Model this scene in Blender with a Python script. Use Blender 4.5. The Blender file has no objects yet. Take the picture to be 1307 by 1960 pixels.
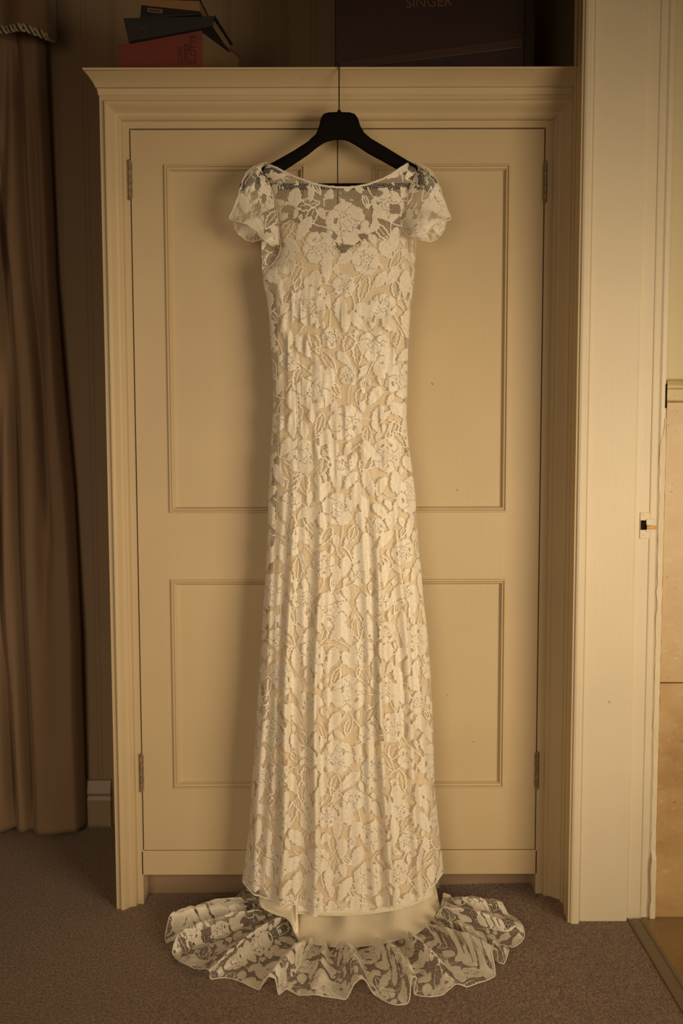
import bpy, bmesh, math, random
import numpy as np
from mathutils import Vector, Matrix

# ------------------------------------------------------------------ camera, light, exposure
SC = bpy.context.scene
COL = SC.collection
W, H, FPX = 1307.0, 1960.0, 1850.0
CAM = Vector((0.0, -2.23, 1.117))
PITCH, ROLL = math.radians(4.56), math.radians(-0.14)
RM = Matrix.Rotation(math.pi / 2 - PITCH, 3, 'X') @ Matrix.Rotation(ROLL, 3, 'Z')
cd = bpy.data.cameras.new('camera')
cd.sensor_fit = 'VERTICAL'; cd.sensor_height = 36.0; cd.sensor_width = 24.0
cd.lens = FPX / H * 36.0
cd.dof.use_dof = True; cd.dof.focus_distance = 2.17; cd.dof.aperture_fstop = 2.4
cam = bpy.data.objects.new('camera', cd); COL.objects.link(cam)
cam.matrix_world = Matrix.Translation(CAM) @ RM.to_4x4()
SC.camera = cam

world = bpy.data.worlds.new('room_ambience'); SC.world = world; world.use_nodes = True
bg = world.node_tree.nodes['Background']
bg.inputs[0].default_value = (1.0, 0.64, 0.42, 1); bg.inputs[1].default_value = 0.085

def area(name, loc, target, sx, sy, power, color, spread=180):
    l = bpy.data.lights.new(name, 'AREA'); l.shape = 'RECTANGLE'; l.size = sx; l.size_y = sy
    l.energy = power; l.color = color; l.spread = math.radians(spread)
    o = bpy.data.objects.new(name, l); COL.objects.link(o); o.location = loc
    o.rotation_euler = (Vector(target) - Vector(loc)).to_track_quat('-Z', 'Y').to_euler()
    return o
# the bedroom window behind and right of the camera, and the bathroom's own window
area('bedroom_window_light', (1.55, -2.15, 0.95), (0.10, 0.0, 0.84), 1.2, 1.1, 9.3, (1.0, 0.80, 0.53), 70)
area('left_fill_light', (-0.95, -3.1, 1.3), (-0.35, -0.4, 0.35), 1.1, 1.1, 6.6, (1.0, 0.78, 0.53), 85)  # added fill from behind left, no known window, lifts curtain and carpet
area('bathroom_window_light', (1.75, -1.35, 1.45), (0.75, 0.0, 1.2), 0.7, 0.9, 1.1, (1.0, 0.86, 0.58))

vs = SC.view_settings
vs.view_transform = 'Standard'; vs.look = 'None'; vs.exposure = 0.0; vs.gamma = 1.0; vs.use_curve_mapping = False

# ------------------------------------------------------------------ picture measurements -> places in the room
def ray(px, py):
    return RM @ Vector(((px - W / 2) / FPX, -(py - H / 2) / FPX, -1.0))
def P(px, py, Y):                       # point on the vertical plane y = Y
    d = ray(px, py); t = (Y - CAM.y) / d.y
    return CAM + d * t
def Z(px, py, z=0.0):                   # point on the level z
    d = ray(px, py); t = (z - CAM.z) / d.z
    return CAM + d * t
def floor_z(x, y=0):                    # the old floor rises a little towards the doorway
    t = min(1.0, max(0.0, (x + 0.45) / 0.95)); t = t * t * (3 - 2 * t)
    return 0.024 * t
def F(px, py, dz=0.0):
    z = 0.0
    for _ in range(6):
        p = Z(px, py, z); z = floor_z(p.x) + dz
    return Z(px, py, z)

# ------------------------------------------------------------------ helpers
def prop(o, label=None, cat=None, group=None, kind=None):
    if label: o['label'] = label
    if cat: o['category'] = cat
    if group: o['group'] = group
    if kind: o['kind'] = kind
    return o
def empty(name, loc, label, cat, group=None):
    o = bpy.data.objects.new(name, None); COL.objects.link(o); o.location = loc
    o.empty_display_size = 0.05
    return prop(o, label, cat, group)
def link(name, me, mat, parent=None, smooth=False):
    o = bpy.data.objects.new(name, me); COL.objects.link(o)
    if mat: me.materials.append(mat)
    if smooth: me.polygons.foreach_set('use_smooth', [True] * len(me.polygons))
    if parent is not None:
        o.parent = parent
        root = parent
        while root.parent: root = root.parent
        o.matrix_parent_inverse = Matrix.Translation(root.location).inverted() if parent is root else Matrix.Identity(4)
    return o
def obj(name, bm, mat, parent=None, smooth=False, bevel=0.0):
    bmesh.ops.remove_doubles(bm, verts=bm.verts, dist=1e-6)
    bmesh.ops.recalc_face_normals(bm, faces=bm.faces)
    me = bpy.data.meshes.new(name); bm.to_mesh(me); bm.free()
    o = link(name, me, mat, parent, smooth)
    if smooth == 'auto':
        me.set_sharp_from_angle(angle=math.radians(32))
    if bevel:
        m = o.modifiers.new('edge', 'BEVEL'); m.width = bevel; m.segments = 2; m.limit_method = 'ANGLE'; m.angle_limit = 0.6
    return o
def box(bm, x0, x1, y0, y1, z0, z1, M=None):
    v = [bm.verts.new(Vector(c) if M is None else M @ Vector(c)) for c in
         [(x0,y0,z0),(x1,y0,z0),(x1,y1,z0),(x0,y1,z0),(x0,y0,z1),(x1,y0,z1),(x1,y1,z1),(x0,y1,z1)]]
    for f in ((0,3,2,1),(4,5,6,7),(0,1,5,4),(1,2,6,5),(2,3,7,6),(3,0,4,7)):
        bm.faces.new([v[i] for i in f])
def hexa(bm, pts):                      # eight corners in box order
    v = [bm.verts.new(p) for p in pts]
    for f in ((0,3,2,1),(4,5,6,7),(0,1,5,4),(1,2,6,5),(2,3,7,6),(3,0,4,7)):
        bm.faces.new([v[i] for i in f])
def tube(bm, pts, r, n=8, cap=True):
    pts = [Vector(p) for p in pts]; rings = []
    up = Vector((0, 0, 1))
    for i, p in enumerate(pts):
        t = (pts[min(i+1, len(pts)-1)] - pts[max(i-1, 0)])
        if t.length < 1e-9: t = Vector((1, 0, 0))
        t.normalize()
        a = t.cross(up)
        if a.length < 0.05: a = t.cross(Vector((0, 1, 0)))
        a.normalize(); b = t.cross(a)
        rr = r[i] if hasattr(r, '__len__') else r
        rings.append([bm.verts.new(p + (a * math.cos(2*math.pi*k/n) + b * math.sin(2*math.pi*k/n)) * rr) for k in range(n)])
    for A, B in zip(rings, rings[1:]):
        for k in range(n): bm.faces.new((A[k], A[(k+1) % n], B[(k+1) % n], B[k]))
    if cap:
        bm.faces.new(rings[0][::-1]); bm.faces.new(rings[-1])
def sweep(bm, path, prof, closed_prof=False):
    """path: list of functions placing profile points; prof: list of (d, y)"""
    rows = [[bm.verts.new(fn(d, y)) for d, y in prof] for fn in path]
    n = len(prof)
    for A, B in zip(rows, rows[1:]):
        for k in range(n if closed_prof else n - 1):
            bm.faces.new((A[k], A[(k+1) % n], B[(k+1) % n], B[k]))
def interp(pts, x):
    xs = [p[0] for p in pts]; ys = [p[1] for p in pts]
    return np.interp(x, xs, ys)
def smooth_interp(pts, x):              # Catmull-Rom through (x, y) pairs
    xs = np.array([p[0] for p in pts], float); ys = np.array([p[1] for p in pts], float)
    m = np.zeros_like(ys); d = np.diff(ys) / np.diff(xs)
    m[1:-1] = (d[1:] * np.diff(xs)[:-1] + d[:-1] * np.diff(xs)[1:]) / (xs[2:] - xs[:-2]); m[0] = d[0]; m[-1] = d[-1]
    x = np.clip(np.asarray(x, float), xs[0], xs[-1])
    i = np.clip(np.searchsorted(xs, x) - 1, 0, len(xs) - 2)
    h = xs[i+1] - xs[i]; t = (x - xs[i]) / h
    return (2*t**3-3*t**2+1)*ys[i] + (t**3-2*t**2+t)*h*m[i] + (-2*t**3+3*t**2)*ys[i+1] + (t**3-t**2)*h*m[i+1]

# ------------------------------------------------------------------ materials
class N:
    def __init__(self, name):
        self.m = bpy.data.materials.new(name); self.m.use_nodes = True
        self.t = self.m.node_tree; self.b = self.t.nodes['Principled BSDF']; self.out = self.t.nodes['Material Output']
    def node(self, typ, **kw):
        n = self.t.nodes.new(typ)
        for k, v in kw.items(): setattr(n, k, v)
        return n
    def l(self, a, b): self.t.links.new(a, b)
    def coord(self, kind='Object', scale=(1, 1, 1)):
        tc = self.node('ShaderNodeTexCoord'); mp = self.node('ShaderNodeMapping')
        mp.inputs['Scale'].default_value = scale; self.l(tc.outputs[kind], mp.inputs[0]); return mp.outputs[0]
    def noise(self, vec, scale, detail=3, rough=0.5):
        n = self.node('ShaderNodeTexNoise'); n.inputs['Scale'].default_value = scale
        n.inputs['Detail'].default_value = detail; n.inputs['Roughness'].default_value = rough
        self.l(vec, n.inputs['Vector']); return n.outputs['Fac']
    def math(self, op, a, b=None, c=None, clamp=False):
        n = self.node('ShaderNodeMath', operation=op); n.use_clamp = clamp
        for i, v in enumerate((a, b, c)):
            if v is None: continue
            if isinstance(v, (int, float)): n.inputs[i].default_value = v
            else: self.l(v, n.inputs[i])
        return n.outputs[0]
    def rng(self, v, a, b, c=0.0, d=1.0, smooth=False):
        n = self.node('ShaderNodeMapRange'); n.clamp = True
        if smooth: n.interpolation_type = 'SMOOTHSTEP'
        self.l(v, n.inputs[0])
        for i, q in enumerate((a, b, c, d)): n.inputs[i+1].default_value = q
        return n.outputs[0]
    def mix(self, fac, a, b):
        n = self.node('ShaderNodeMix', data_type='RGBA')
        if isinstance(fac, (int, float)): n.inputs['Factor'].default_value = fac
        else: self.l(fac, n.inputs['Factor'])
        for s, v in ((6, a), (7, b)):
            if isinstance(v, (tuple, list)): n.inputs[s].default_value = (*v, 1)
            else: self.l(v, n.inputs[s])
        return n.outputs[2]
    def bump(self, h, strength, dist=0.002):
        n = self.node('ShaderNodeBump'); n.inputs['Strength'].default_value = strength; n.inputs['Distance'].default_value = dist
        self.l(h, n.inputs['Height']); self.l(n.outputs[0], self.b.inputs['Normal']); return n.outputs[0]
    def set(self, **kw):
        for k, v in kw.items():
            i = self.b.inputs[k.replace('_', ' ')]
            if isinstance(v, tuple): i.default_value = (*v, 1)
            elif isinstance(v, (int, float)): i.default_value = v
            else: self.l(v, i)

def simple(name, a, b, scale=6, rough=0.5, bump=0.1, bscale=60, stretch=(1, 1, 1), dist=0.001, metallic=0.0, spec=0.5):
    n = N(name); c = n.coord('Object', stretch)
    n.set(Base_Color=n.mix(n.noise(c, scale), a, b), Roughness=rough, Metallic=metallic, Specular_IOR_Level=spec)
    n.bump(n.noise(c, bscale, 4), bump, dist)
    return n.m

def paint(name, base, dark, rough=0.45):
    n = N(name); c = n.coord('Object'); cs = n.coord('Object', (14, 14, 1.0))
    v = n.noise(c, 3.5, 5); grain = n.noise(cs, 14, 4)
    specks = n.rng(n.noise(c, 55, 2, 0.4), 0.795, 0.83)
    col = n.mix(n.rng(v, 0.3, 0.75), base, tuple(x * 0.90 for x in base))
    col = n.mix(n.math('MULTIPLY', specks, 0.6), col, dark)
    n.set(Base_Color=col, Roughness=rough, Specular_IOR_Level=0.35)
    h = n.math('ADD', n.math('MULTIPLY', grain, 0.7), n.math('MULTIPLY', n.noise(c, 90, 2), 0.3))
    n.bump(h, 0.35, 0.0008); return n.m
M = {}
M['cream'] = paint('cream_gloss_paint', (0.56, 0.43, 0.255), (0.12, 0.07, 0.03))
M['white_paint'] = paint('old_white_gloss_paint', (0.66, 0.56, 0.40), (0.20, 0.12, 0.05), 0.4)
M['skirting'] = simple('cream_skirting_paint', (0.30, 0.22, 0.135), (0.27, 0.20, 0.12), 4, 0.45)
M['gap_shade'] = simple('painted_gap_shade', (0.012, 0.007, 0.004), (0.018, 0.010, 0.006), 6, 0.9, spec=0.05)  # near-black colour stands for the shade inside gaps and the latch hole
M['plinth'] = simple('shadowed_plinth_paint', (0.28, 0.19, 0.11), (0.23, 0.15, 0.09), 5, 0.6)  # darker than the cream paint: the recess shadow is put into this colour

def wallpaper():
    n = N('striped_wallpaper'); tc = n.node('ShaderNodeTexCoord'); sp = n.node('ShaderNodeSeparateXYZ')
    n.l(tc.outputs['Object'], sp.inputs[0])
    s = n.math('FRACT', n.math('DIVIDE', n.math('ADD', sp.outputs[0], n.math('MULTIPLY', sp.outputs[1], 0.7)), 0.155))
    out = None
    for a, w in ((0.10, 0.012), (0.16, 0.02), (0.21, 0.012), (0.62, 0.01), (0.70, 0.01)):
        d = n.math('ABSOLUTE', n.math('SUBTRACT', s, a))
        k = n.rng(d, w, w * 1.6, 1.0, 0.0)
        out = k if out is None else n.math('MAXIMUM', out, k)
    col = n.mix(out, (0.27, 0.19, 0.115), (0.235, 0.16, 0.096))
    n.set(Base_Color=col, Roughness=0.75, Specular_IOR_Level=0.2)
    n.bump(n.noise(n.coord('Object', (60, 60, 3)), 12), 0.2, 0.001); return n.m
M['wallpaper'] = wallpaper()

def carpet():
    n = N('brown_wool_carpet'); c = n.coord('Object')
    big = n.noise(c, 2.3, 3); mid = n.noise(c, 190, 4, 0.75); fine = n.noise(c, 330, 2, 0.6)
    vor = n.node('ShaderNodeTexVoronoi'); vor.inputs['Scale'].default_value = 260; n.l(c, vor.inputs['Vector'])
    mix = n.math('ADD', n.math('MULTIPLY', mid, 0.6), n.math('MULTIPLY', fine, 0.4))
    col = n.mix(n.rng(mix, 0.41, 0.60), (0.085, 0.050, 0.028), (0.44, 0.275, 0.165))
    col = n.mix(n.math('MULTIPLY', n.rng(big, 0.4, 0.7), 0.25), col, (0.11, 0.07, 0.042))
    n.set(Base_Color=col, Roughness=0.95, Specular_IOR_Level=0.1)
    n.b.inputs['Sheen Weight'].default_value = 0.25; n.b.inputs['Sheen Roughness'].default_value = 0.6
    n.bump(n.math('ADD', mix, n.math('MULTIPLY', vor.outputs['Distance'], 0.6)), 0.9, 0.006); return n.m
M['carpet'] = carpet()

def fabric(name, a, b, rough=0.7, sheen=0.3, scale=900):
    n = N(name); c = n.coord('Object')
    n.set(Base_Color=n.mix(n.noise(c, 5, 4), a, b), Roughness=rough, Specular_IOR_Level=0.25)
    n.b.inputs['Sheen Weight'].default_value = sheen
    n.bump(n.noise(c, scale, 2), 0.25, 0.0006); return n.m
M['curtain'] = fabric('tan_curtain_cloth', (0.285, 0.185, 0.110), (0.25, 0.16, 0.093), 0.7, 0.08, 500)
M['valance'] = fabric('brown_valance_cloth', (0.17, 0.10, 0.055), (0.14, 0.08, 0.045), 0.7, 0.2, 500)
M['cord_light'] = fabric('light_braid_yarn', (0.42, 0.34, 0.22), (0.36, 0.28, 0.17), 0.8)
M['cord_dark'] = fabric('dark_braid_yarn', (0.055, 0.04, 0.025), (0.04, 0.03, 0.02), 0.8)

def satin():
    n = N('ivory_satin'); c = n.coord('Object', (1, 1, 0.25))
    n.set(Base_Color=n.mix(n.noise(c, 12, 3), (0.74, 0.64, 0.46), (0.70, 0.60, 0.43)), Roughness=0.27, Specular_IOR_Level=0.6)
    n.b.inputs['Sheen Weight'].default_value = 0.2
    n.bump(n.noise(n.coord('Object', (8, 8, 2)), 6, 2), 0.25, 0.004); return n.m
M['satin'] = satin()
M['lining'] = fabric('beige_lining_satin', (0.72, 0.585, 0.385), (0.67, 0.535, 0.345), 0.5, 0.15, 700)

def lace(name='ivory_corded_lace'):
    n = N(name); n.m.use_nodes = True
    at = n.node('ShaderNodeAttribute', attribute_name='lace_sdf'); ac = n.node('ShaderNodeAttribute', attribute_name='lace_cord')
    uv = n.node('ShaderNodeUVMap', uv_map='cloth'); sdf = at.outputs['Fac']; cd_ = ac.outputs['Fac']
    jig = n.node('ShaderNodeTexNoise'); jig.inputs['Scale'].default_value = 260; jig.inputs['Detail'].default_value = 1
    n.l(uv.outputs[0], jig.inputs['Vector'])
    sdf = n.math('ADD', sdf, n.math('MULTIPLY', n.math('SUBTRACT', jig.outputs['Fac'], 0.5), 2.2))
    motif = n.rng(sdf, 0.22, -0.22)
    edge = n.rng(n.math('ABSOLUTE', n.math('ADD', sdf, 0.45)), 0.35, 0.85, 1.0, 0.0)
    vein = n.rng(cd_, 0.3, 0.8, 1.0, 0.0)
    cord = n.math('MAXIMUM', edge, n.math('MULTIPLY', vein, motif))
    # hexagon-like net
    mp = n.node('ShaderNodeMapping'); mp.inputs['Scale'].default_value = (235, 330, 1); mp.inputs['Rotation'].default_value = (0, 0, 0.35)
    n.l(uv.outputs[0], mp.inputs[0])
    vo = n.node('ShaderNodeTexVoronoi', feature='DISTANCE_TO_EDGE', voronoi_dimensions='2D'); vo.inputs['Scale'].default_value = 1.0
    vo.inputs['Randomness'].default_value = 0.75; n.l(mp.outputs[0], vo.inputs['Vector'])
    net = n.rng(vo.outputs['Distance'], 0.05, 0.09, 1.0, 0.0)
    # ribs in the woven part of a motif
    sp = n.node('ShaderNodeSeparateXYZ'); n.l(uv.outputs[0], sp.inputs[0])
    rib = n.math('SINE', n.math('MULTIPLY', sp.outputs[0], 4200.0))
    ribn = n.noise(uv.outputs[0], 160, 3)
    thin = n.rng(ribn, 0.35, 0.65, 0.84, 1.0)
    alpha = n.math('MAXIMUM', n.math('MULTIPLY', motif, thin), n.math('MULTIPLY', net, 0.8))
    alpha = n.math('MAXIMUM', alpha, cord, clamp=True)
    col = n.mix(cord, n.mix(ribn, (0.90, 0.82, 0.68), (0.86, 0.78, 0.63)), (0.92, 0.85, 0.72))
    n.set(Base_Color=col, Roughness=0.40, Specular_IOR_Level=0.5)
    n.b.inputs['Sheen Weight'].default_value = 0.15
    h = n.math('ADD', n.math('MULTIPLY', motif, 0.45), n.math('MULTIPLY', cord, 0.8))
    h = n.math('ADD', h, n.math('MULTIPLY', rib, 0.07)); h = n.math('ADD', h, n.math('MULTIPLY', ribn, 0.35))
    nb = n.bump(h, 0.6, 0.0010)
    tl = n.node('ShaderNodeBsdfTranslucent'); n.l(col, tl.inputs[0]); n.l(nb, tl.inputs['Normal'])
    ms = n.node('ShaderNodeMixShader'); ms.inputs[0].default_value = 0.12
    n.l(n.b.outputs[0], ms.inputs[1]); n.l(tl.outputs[0], ms.inputs[2])
    tr = n.node('ShaderNodeBsdfTransparent'); m2 = n.node('ShaderNodeMixShader')
    n.l(alpha, m2.inputs[0]); n.l(tr.outputs[0], m2.inputs[1]); n.l(ms.outputs[0], m2.inputs[2])
    n.l(m2.outputs[0], n.out.inputs[0]); return n.m
M['lace'] = lace()
M['binding'] = fabric('ivory_binding_cloth', (0.80, 0.73, 0.60), (0.74, 0.67, 0.53), 0.5, 0.2, 800)
M['hanger'] = simple('matt_black_wood', (0.006, 0.005, 0.0045), (0.008, 0.006, 0.005), 20, 0.7, 0.1, spec=0.04)
M['brass'] = simple('aged_brass', (0.20, 0.11, 0.035), (0.09, 0.045, 0.015), 60, 0.35, 0.2, 300, metallic=0.9)
M['hinge'] = simple('tarnished_hinge_metal', (0.10, 0.055, 0.025), (0.46, 0.35, 0.21), 110, 0.5, 0.3, 200, metallic=0.5)
M['red_cloth'] = simple('faded_red_book_cloth', (0.155, 0.024, 0.012), (0.125, 0.019, 0.010), 14, 0.75, 0.3, 700)
M['ink'] = simple('dark_stamped_ink', (0.060, 0.014, 0.009), (0.05, 0.012, 0.008))
M['pages'] = simple('yellowed_page_block', (0.20, 0.125, 0.055), (0.14, 0.085, 0.038), 8, 0.8, 0.6, 40, (1, 1, 30), 0.001)
M['tan_pages'] = simple('tan_page_block', (0.25, 0.13, 0.05), (0.20, 0.10, 0.04), 8, 0.8, 0.6, 40, (1, 1, 30), 0.001)
M['teal_cloth'] = simple('dark_green_book_cloth', (0.010, 0.0105, 0.008), (0.014, 0.014, 0.010), 10, 0.5, 0.2, 500)
M['gilt'] = simple('worn_gilt', (0.035, 0.022, 0.014), (0.025, 0.017, 0.011), 30, 0.6)
M['red_dot'] = simple('faded_red_print', (0.07, 0.025, 0.015), (0.05, 0.02, 0.012))
M['black_cover'] = simple('black_paper_cover', (0.010, 0.009, 0.008), (0.014, 0.012, 0.01), 10, 0.35)
M['sticker'] = simple('cream_barcode_sticker', (0.13, 0.09, 0.06), (0.11, 0.075, 0.05))
M['case_wood'] = simple('dark_mahogany_veneer', (0.026, 0.010, 0.006), (0.017, 0.007, 0.005), 4, 0.42, 0.15, 30, (1, 1, 8))
M['case_highlight'] = simple('highlight_mahogany_band', (0.042, 0.016, 0.008), (0.026, 0.010, 0.006), 6, 0.45, 0.2, 30, (1, 1, 8))  # lighter copy of the case wood, carries the painted diagonal highlight
M['gold_letter'] = simple('worn_gold_lettering', (0.11, 0.05, 0.025), (0.06, 0.028, 0.015), 90, 0.5)
M['cream_wall'] = simple('cream_plaster', (0.58, 0.49, 0.29), (0.55, 0.46, 0.27), 3, 0.6, 0.1, 40)
M['strip_metal'] = simple('dull_threshold_metal', (0.24, 0.195, 0.13), (0.19, 0.15, 0.10), 12, 0.45, 0.2, 60, (1, 12, 1), metallic=0.5)

def travertine(name, a, b, c3, hole=0.72):
    n = N(name); c = n.coord('Object'); cs = n.coord('Object', (1, 1, 1.8))
    v = n.noise(cs, 5, 8, 0.62); v2 = n.noise(c, 22, 6, 0.7); vein = n.noise(cs, 38, 4, 0.75)
    col = n.mix(n.rng(v, 0.36, 0.66), a, b); col = n.mix(n.math('MULTIPLY', n.rng(v2, 0.45, 0.75), 0.55), col, c3)
    light = n.rng(vein, 0.60, 0.68); col = n.mix(n.math('MULTIPLY', light, 0.25), col, (0.66, 0.56, 0.40))
    pits = n.rng(n.noise(n.coord('Object', (1, 1, 1.5)), 110, 3, 0.5), hole, hole + 0.03)
    col = n.mix(pits, col, (0.09, 0.055, 0.02))
    n.set(Base_Color=col, Roughness=0.4)
    n.bump(n.math('SUBTRACT', v2, pits), 0.3, 0.002); return n.m
M['tile_a'] = travertine('honey_travertine', (0.50, 0.34, 0.16), (0.44, 0.285, 0.12), (0.52, 0.40, 0.22))
M['tile_b'] = travertine('deep_honey_travertine', (0.46, 0.29, 0.12), (0.33, 0.19, 0.07), (0.50, 0.36, 0.18))
M['dado'] = travertine('pitted_travertine_moulding', (0.50, 0.38, 0.17), (0.44, 0.32, 0.13), (0.36, 0.24, 0.09), 0.66)
M['floor_tile'] = travertine('brown_floor_travertine', (0.30, 0.185, 0.075), (0.20, 0.115, 0.045), (0.38, 0.25, 0.11))
M['grout'] = simple('pale_grout', (0.45, 0.36, 0.22), (0.40, 0.31, 0.18))
M['caulk'] = simple('cracked_white_filler', (0.70, 0.60, 0.44), (0.62, 0.51, 0.34), 30, 0.6, 0.8, 60, (1, 1, .4), 0.003)

# ------------------------------------------------------------------ setting
YB = 0.47                                              # back wall
XR = P(1096, 700, 0.0).x                               # face of the right wall
def structure(o): return prop(o, kind='structure')
bm = bmesh.new()                                       # bedroom carpet with its gentle rise
xs = np.concatenate([np.linspace(-2.2, -0.5, 8), np.linspace(-0.45, 0.7, 40)]); xe = P(1200, 1762, -0.115)
x_floor_end = F(1207, 1766).x
xs = np.unique(np.append(xs[xs < x_floor_end - 0.01], x_floor_end)); ys = [-3.4, -2.5, -1.5, -0.6, -0.1, 0.0, 0.25, 0.6]
vv = [[bm.verts.new((x, y, floor_z(x))) for y in ys] for x in xs]
for i in range(len(xs) - 1):
    for j in range(len(ys) - 1): bm.faces.new((vv[i][j], vv[i+1][j], vv[i+1][j+1], vv[i][j+1]))
ret = bmesh.ops.extrude_face_region(bm, geom=bm.faces[:])
for v in [g for g in ret['geom'] if isinstance(g, bmesh.types.BMVert)]: v.co.z = -0.1
structure(obj('floor', bm, M['carpet'], smooth=False))

bm = bmesh.new(); box(bm, -2.2, XR + 0.10, YB, YB + 0.1, -0.1, 2.75); structure(obj('wall_back', bm, M['wallpaper']))
bm = bmesh.new(); box(bm, -2.3, -2.2, -3.4, YB + 0.1, -0.1, 2.75); structure(obj('wall_left', bm, M['wallpaper']))
bm = bmesh.new(); box(bm, -2.3, 3.0, -3.4, YB + 0.1, 2.75, 2.85); structure(obj('ceiling', bm, M['cream_wall']))
YJ = F(1190, 1763).y                                   # the doorway's lining face
bm = bmesh.new(); box(bm, XR, XR + 0.10, YJ + 0.02, YB + 0.0, -0.1, 2.75); structure(obj('wall_right', bm, M['wallpaper']))
bm = bmesh.new(); box(bm, XR, XR + 0.10, YJ - 0.86, YJ + 0.02, 2.3, 2.75); structure(obj('wall_right_head', bm, M['wallpaper']))

# skirting on the back wall
def skirting(name, x0, x1, zt):
    bm = bmesh.new()
    prof = [(0.0, 0.0), (0.012, 0.0), (0.016, 0.012), (0.0175, zt-0.055), (0.013, zt-0.045), (0.018, zt-0.035), (0.012, zt-0.012), (0.009, zt), (0.0, zt)]
    sweep(bm, [lambda d, z, x=x: Vector((x, YB - d, z - 0.005)) for x in (x0, x1)], prof, True)
    for x in ((x0), (x1)):
        bm.faces.new([bm.verts.new((x, YB - d, z - 0.005)) for d, z in prof])
    return structure(obj(name, bm, M['skirting']))
zsk = P(190, 1492, YB - 0.015).z
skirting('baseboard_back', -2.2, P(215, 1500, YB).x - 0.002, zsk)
bm = bmesh.new()                                       # short piece between wardrobe and doorway
ya = P(1106, 1700, 0).y - 0.0; y_arch0 = -0.024
zr = floor_z(XR)
hexa(bm, [(XR-0.014, -0.028, 0.0), (XR, -0.028, 0.0), (XR, 0.0, 0.0), (XR-0.014, 0.0, 0.0),
          (XR-0.006, -0.028, 0.098), (XR, -0.028, 0.098), (XR, 0.0, 0.098), (XR-0.006, 0.0, 0.098)])
structure(obj('baseboard_right', bm, M['cream'], bevel=0.002))

# ---- doorway: architrave on the bedroom side, lining with rebate, strike plate
door_x = [P(px, 900, YJ).x for px in (1140, 1219, 1249, 1262, 1276)]
print('YJ', YJ, 'XR', XR, 'door_x', door_x)
ZT = 2.32
bm = bmesh.new()                                       # architrave: swept up the jamb, profile (y, projection)
aw = (-0.026, YJ + 0.0)
prj = XR - door_x[0]
def arch(y0, y1, xa):
    s = (y1 - y0)
    return [(y0, 0.0), (y0, xa*0.55), (y0+s*0.06, xa*0.72), (y0+s*0.16, xa*0.78), (y0+s*0.22, xa*0.62), (y0+s*0.45, xa*0.70),
            (y0+s*0.62, xa*0.95), (y0+s*0.70, xa*0.80), (y0+s*0.80, xa*0.82), (y0+s*0.86, xa*1.0), (y0+s*0.95, xa*1.04), (y0+s*1.0, xa*0.98), (y0+s*1.0, 0.0)]
px_ = 0.024
prof = arch(-0.026, YJ - 0.006, px_)
sweep(bm, [lambda y, p, z=z: Vector((XR - p, y, z)) for z in (zr - 0.01, ZT)], prof, True)
arch_o = obj('trim_1', bm, M['cream'], smooth='auto')
structure(arch_o)
bm = bmesh.new()                                       # front bead edge of the architrave, facing the room
zz = (zr - 0.02, ZT)
box(bm, XR - 0.020, XR + 0.001, YJ - 0.012, YJ + 0.004, *zz)
structure(obj('trim_2', bm, M['white_paint'], bevel=0.006))
frame = empty('door_1', (door_x[1], YJ, zr), None, None); prop(frame, kind='structure')
for k in ('label', 'category'):
    if k in frame: del frame[k]
bm = bmesh.new(); box(bm, XR + 0.001, door_x[1], YJ, YJ + 0.03, zr - 0.02, ZT); obj('door_lining', bm, M['white_paint'], frame, bevel=0.004)
bm = bmesh.new(); box(bm, door_x[1] - 0.004, door_x[2], YJ + 0.012, YJ + 0.034, zr - 0.02, ZT); obj('door_rebate', bm, M['white_paint'], frame, bevel=0.002)
bm = bmesh.new(); box(bm, door_x[2] - 0.002, door_x[3], YJ + 0.0100, YJ + 0.034, zr - 0.02, ZT); obj('door_casing', bm, M['white_paint'], frame, bevel=0.003)
bm = bmesh.new()                                       # rounded outer reveal
prof = [(door_x[3]-0.002, YJ+0.03), (door_x[3]-0.002, YJ+0.012), (door_x[3]+0.004, YJ+0.0085), (door_x[4]-0.003, YJ+0.0095), (door_x[4]+0.002, YJ+0.016), (door_x[4]+0.002, YJ+0.03)]
sweep(bm, [lambda x, y, z=z: Vector((x, y, z)) for z in zz], prof, True)
obj('door_outer_reveal', bm, M['white_paint'], frame)
bm = bmesh.new()                                       # dried filler along the tiles, uneven
random.seed(4); rows = []
zc = [zr - 0.01 + i * (P(1275, 792, YJ).z - zr) / 60 for i in range(61)]
for i, z in enumerate(zc):
    w = 0.003 * random.random(); q = 0.0015 * random.random(); bulge = 0.006 if i < 9 else 0.0
    xa = door_x[3] + 0.001 + w; xb = door_x[4] + 0.001 - w * 0.3
    if i > 57: xa += 0.003 * (i - 57)
    rows.append([bm.verts.new((xa, YJ + 0.012, z)), bm.verts.new((xa + 0.001, YJ + 0.0085 - q - bulge, z)), bm.verts.new((xb - 0.002, YJ + 0.008 - q - bulge, z)), bm.verts.new((xb, YJ + 0.012, z))])
for A, B in zip(rows, rows[1:]):
    for k in range(3): bm.faces.new((A[k], A[k+1], B[k+1], B[k]))
obj('filler_bead', bm, M['caulk'], frame)
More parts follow.
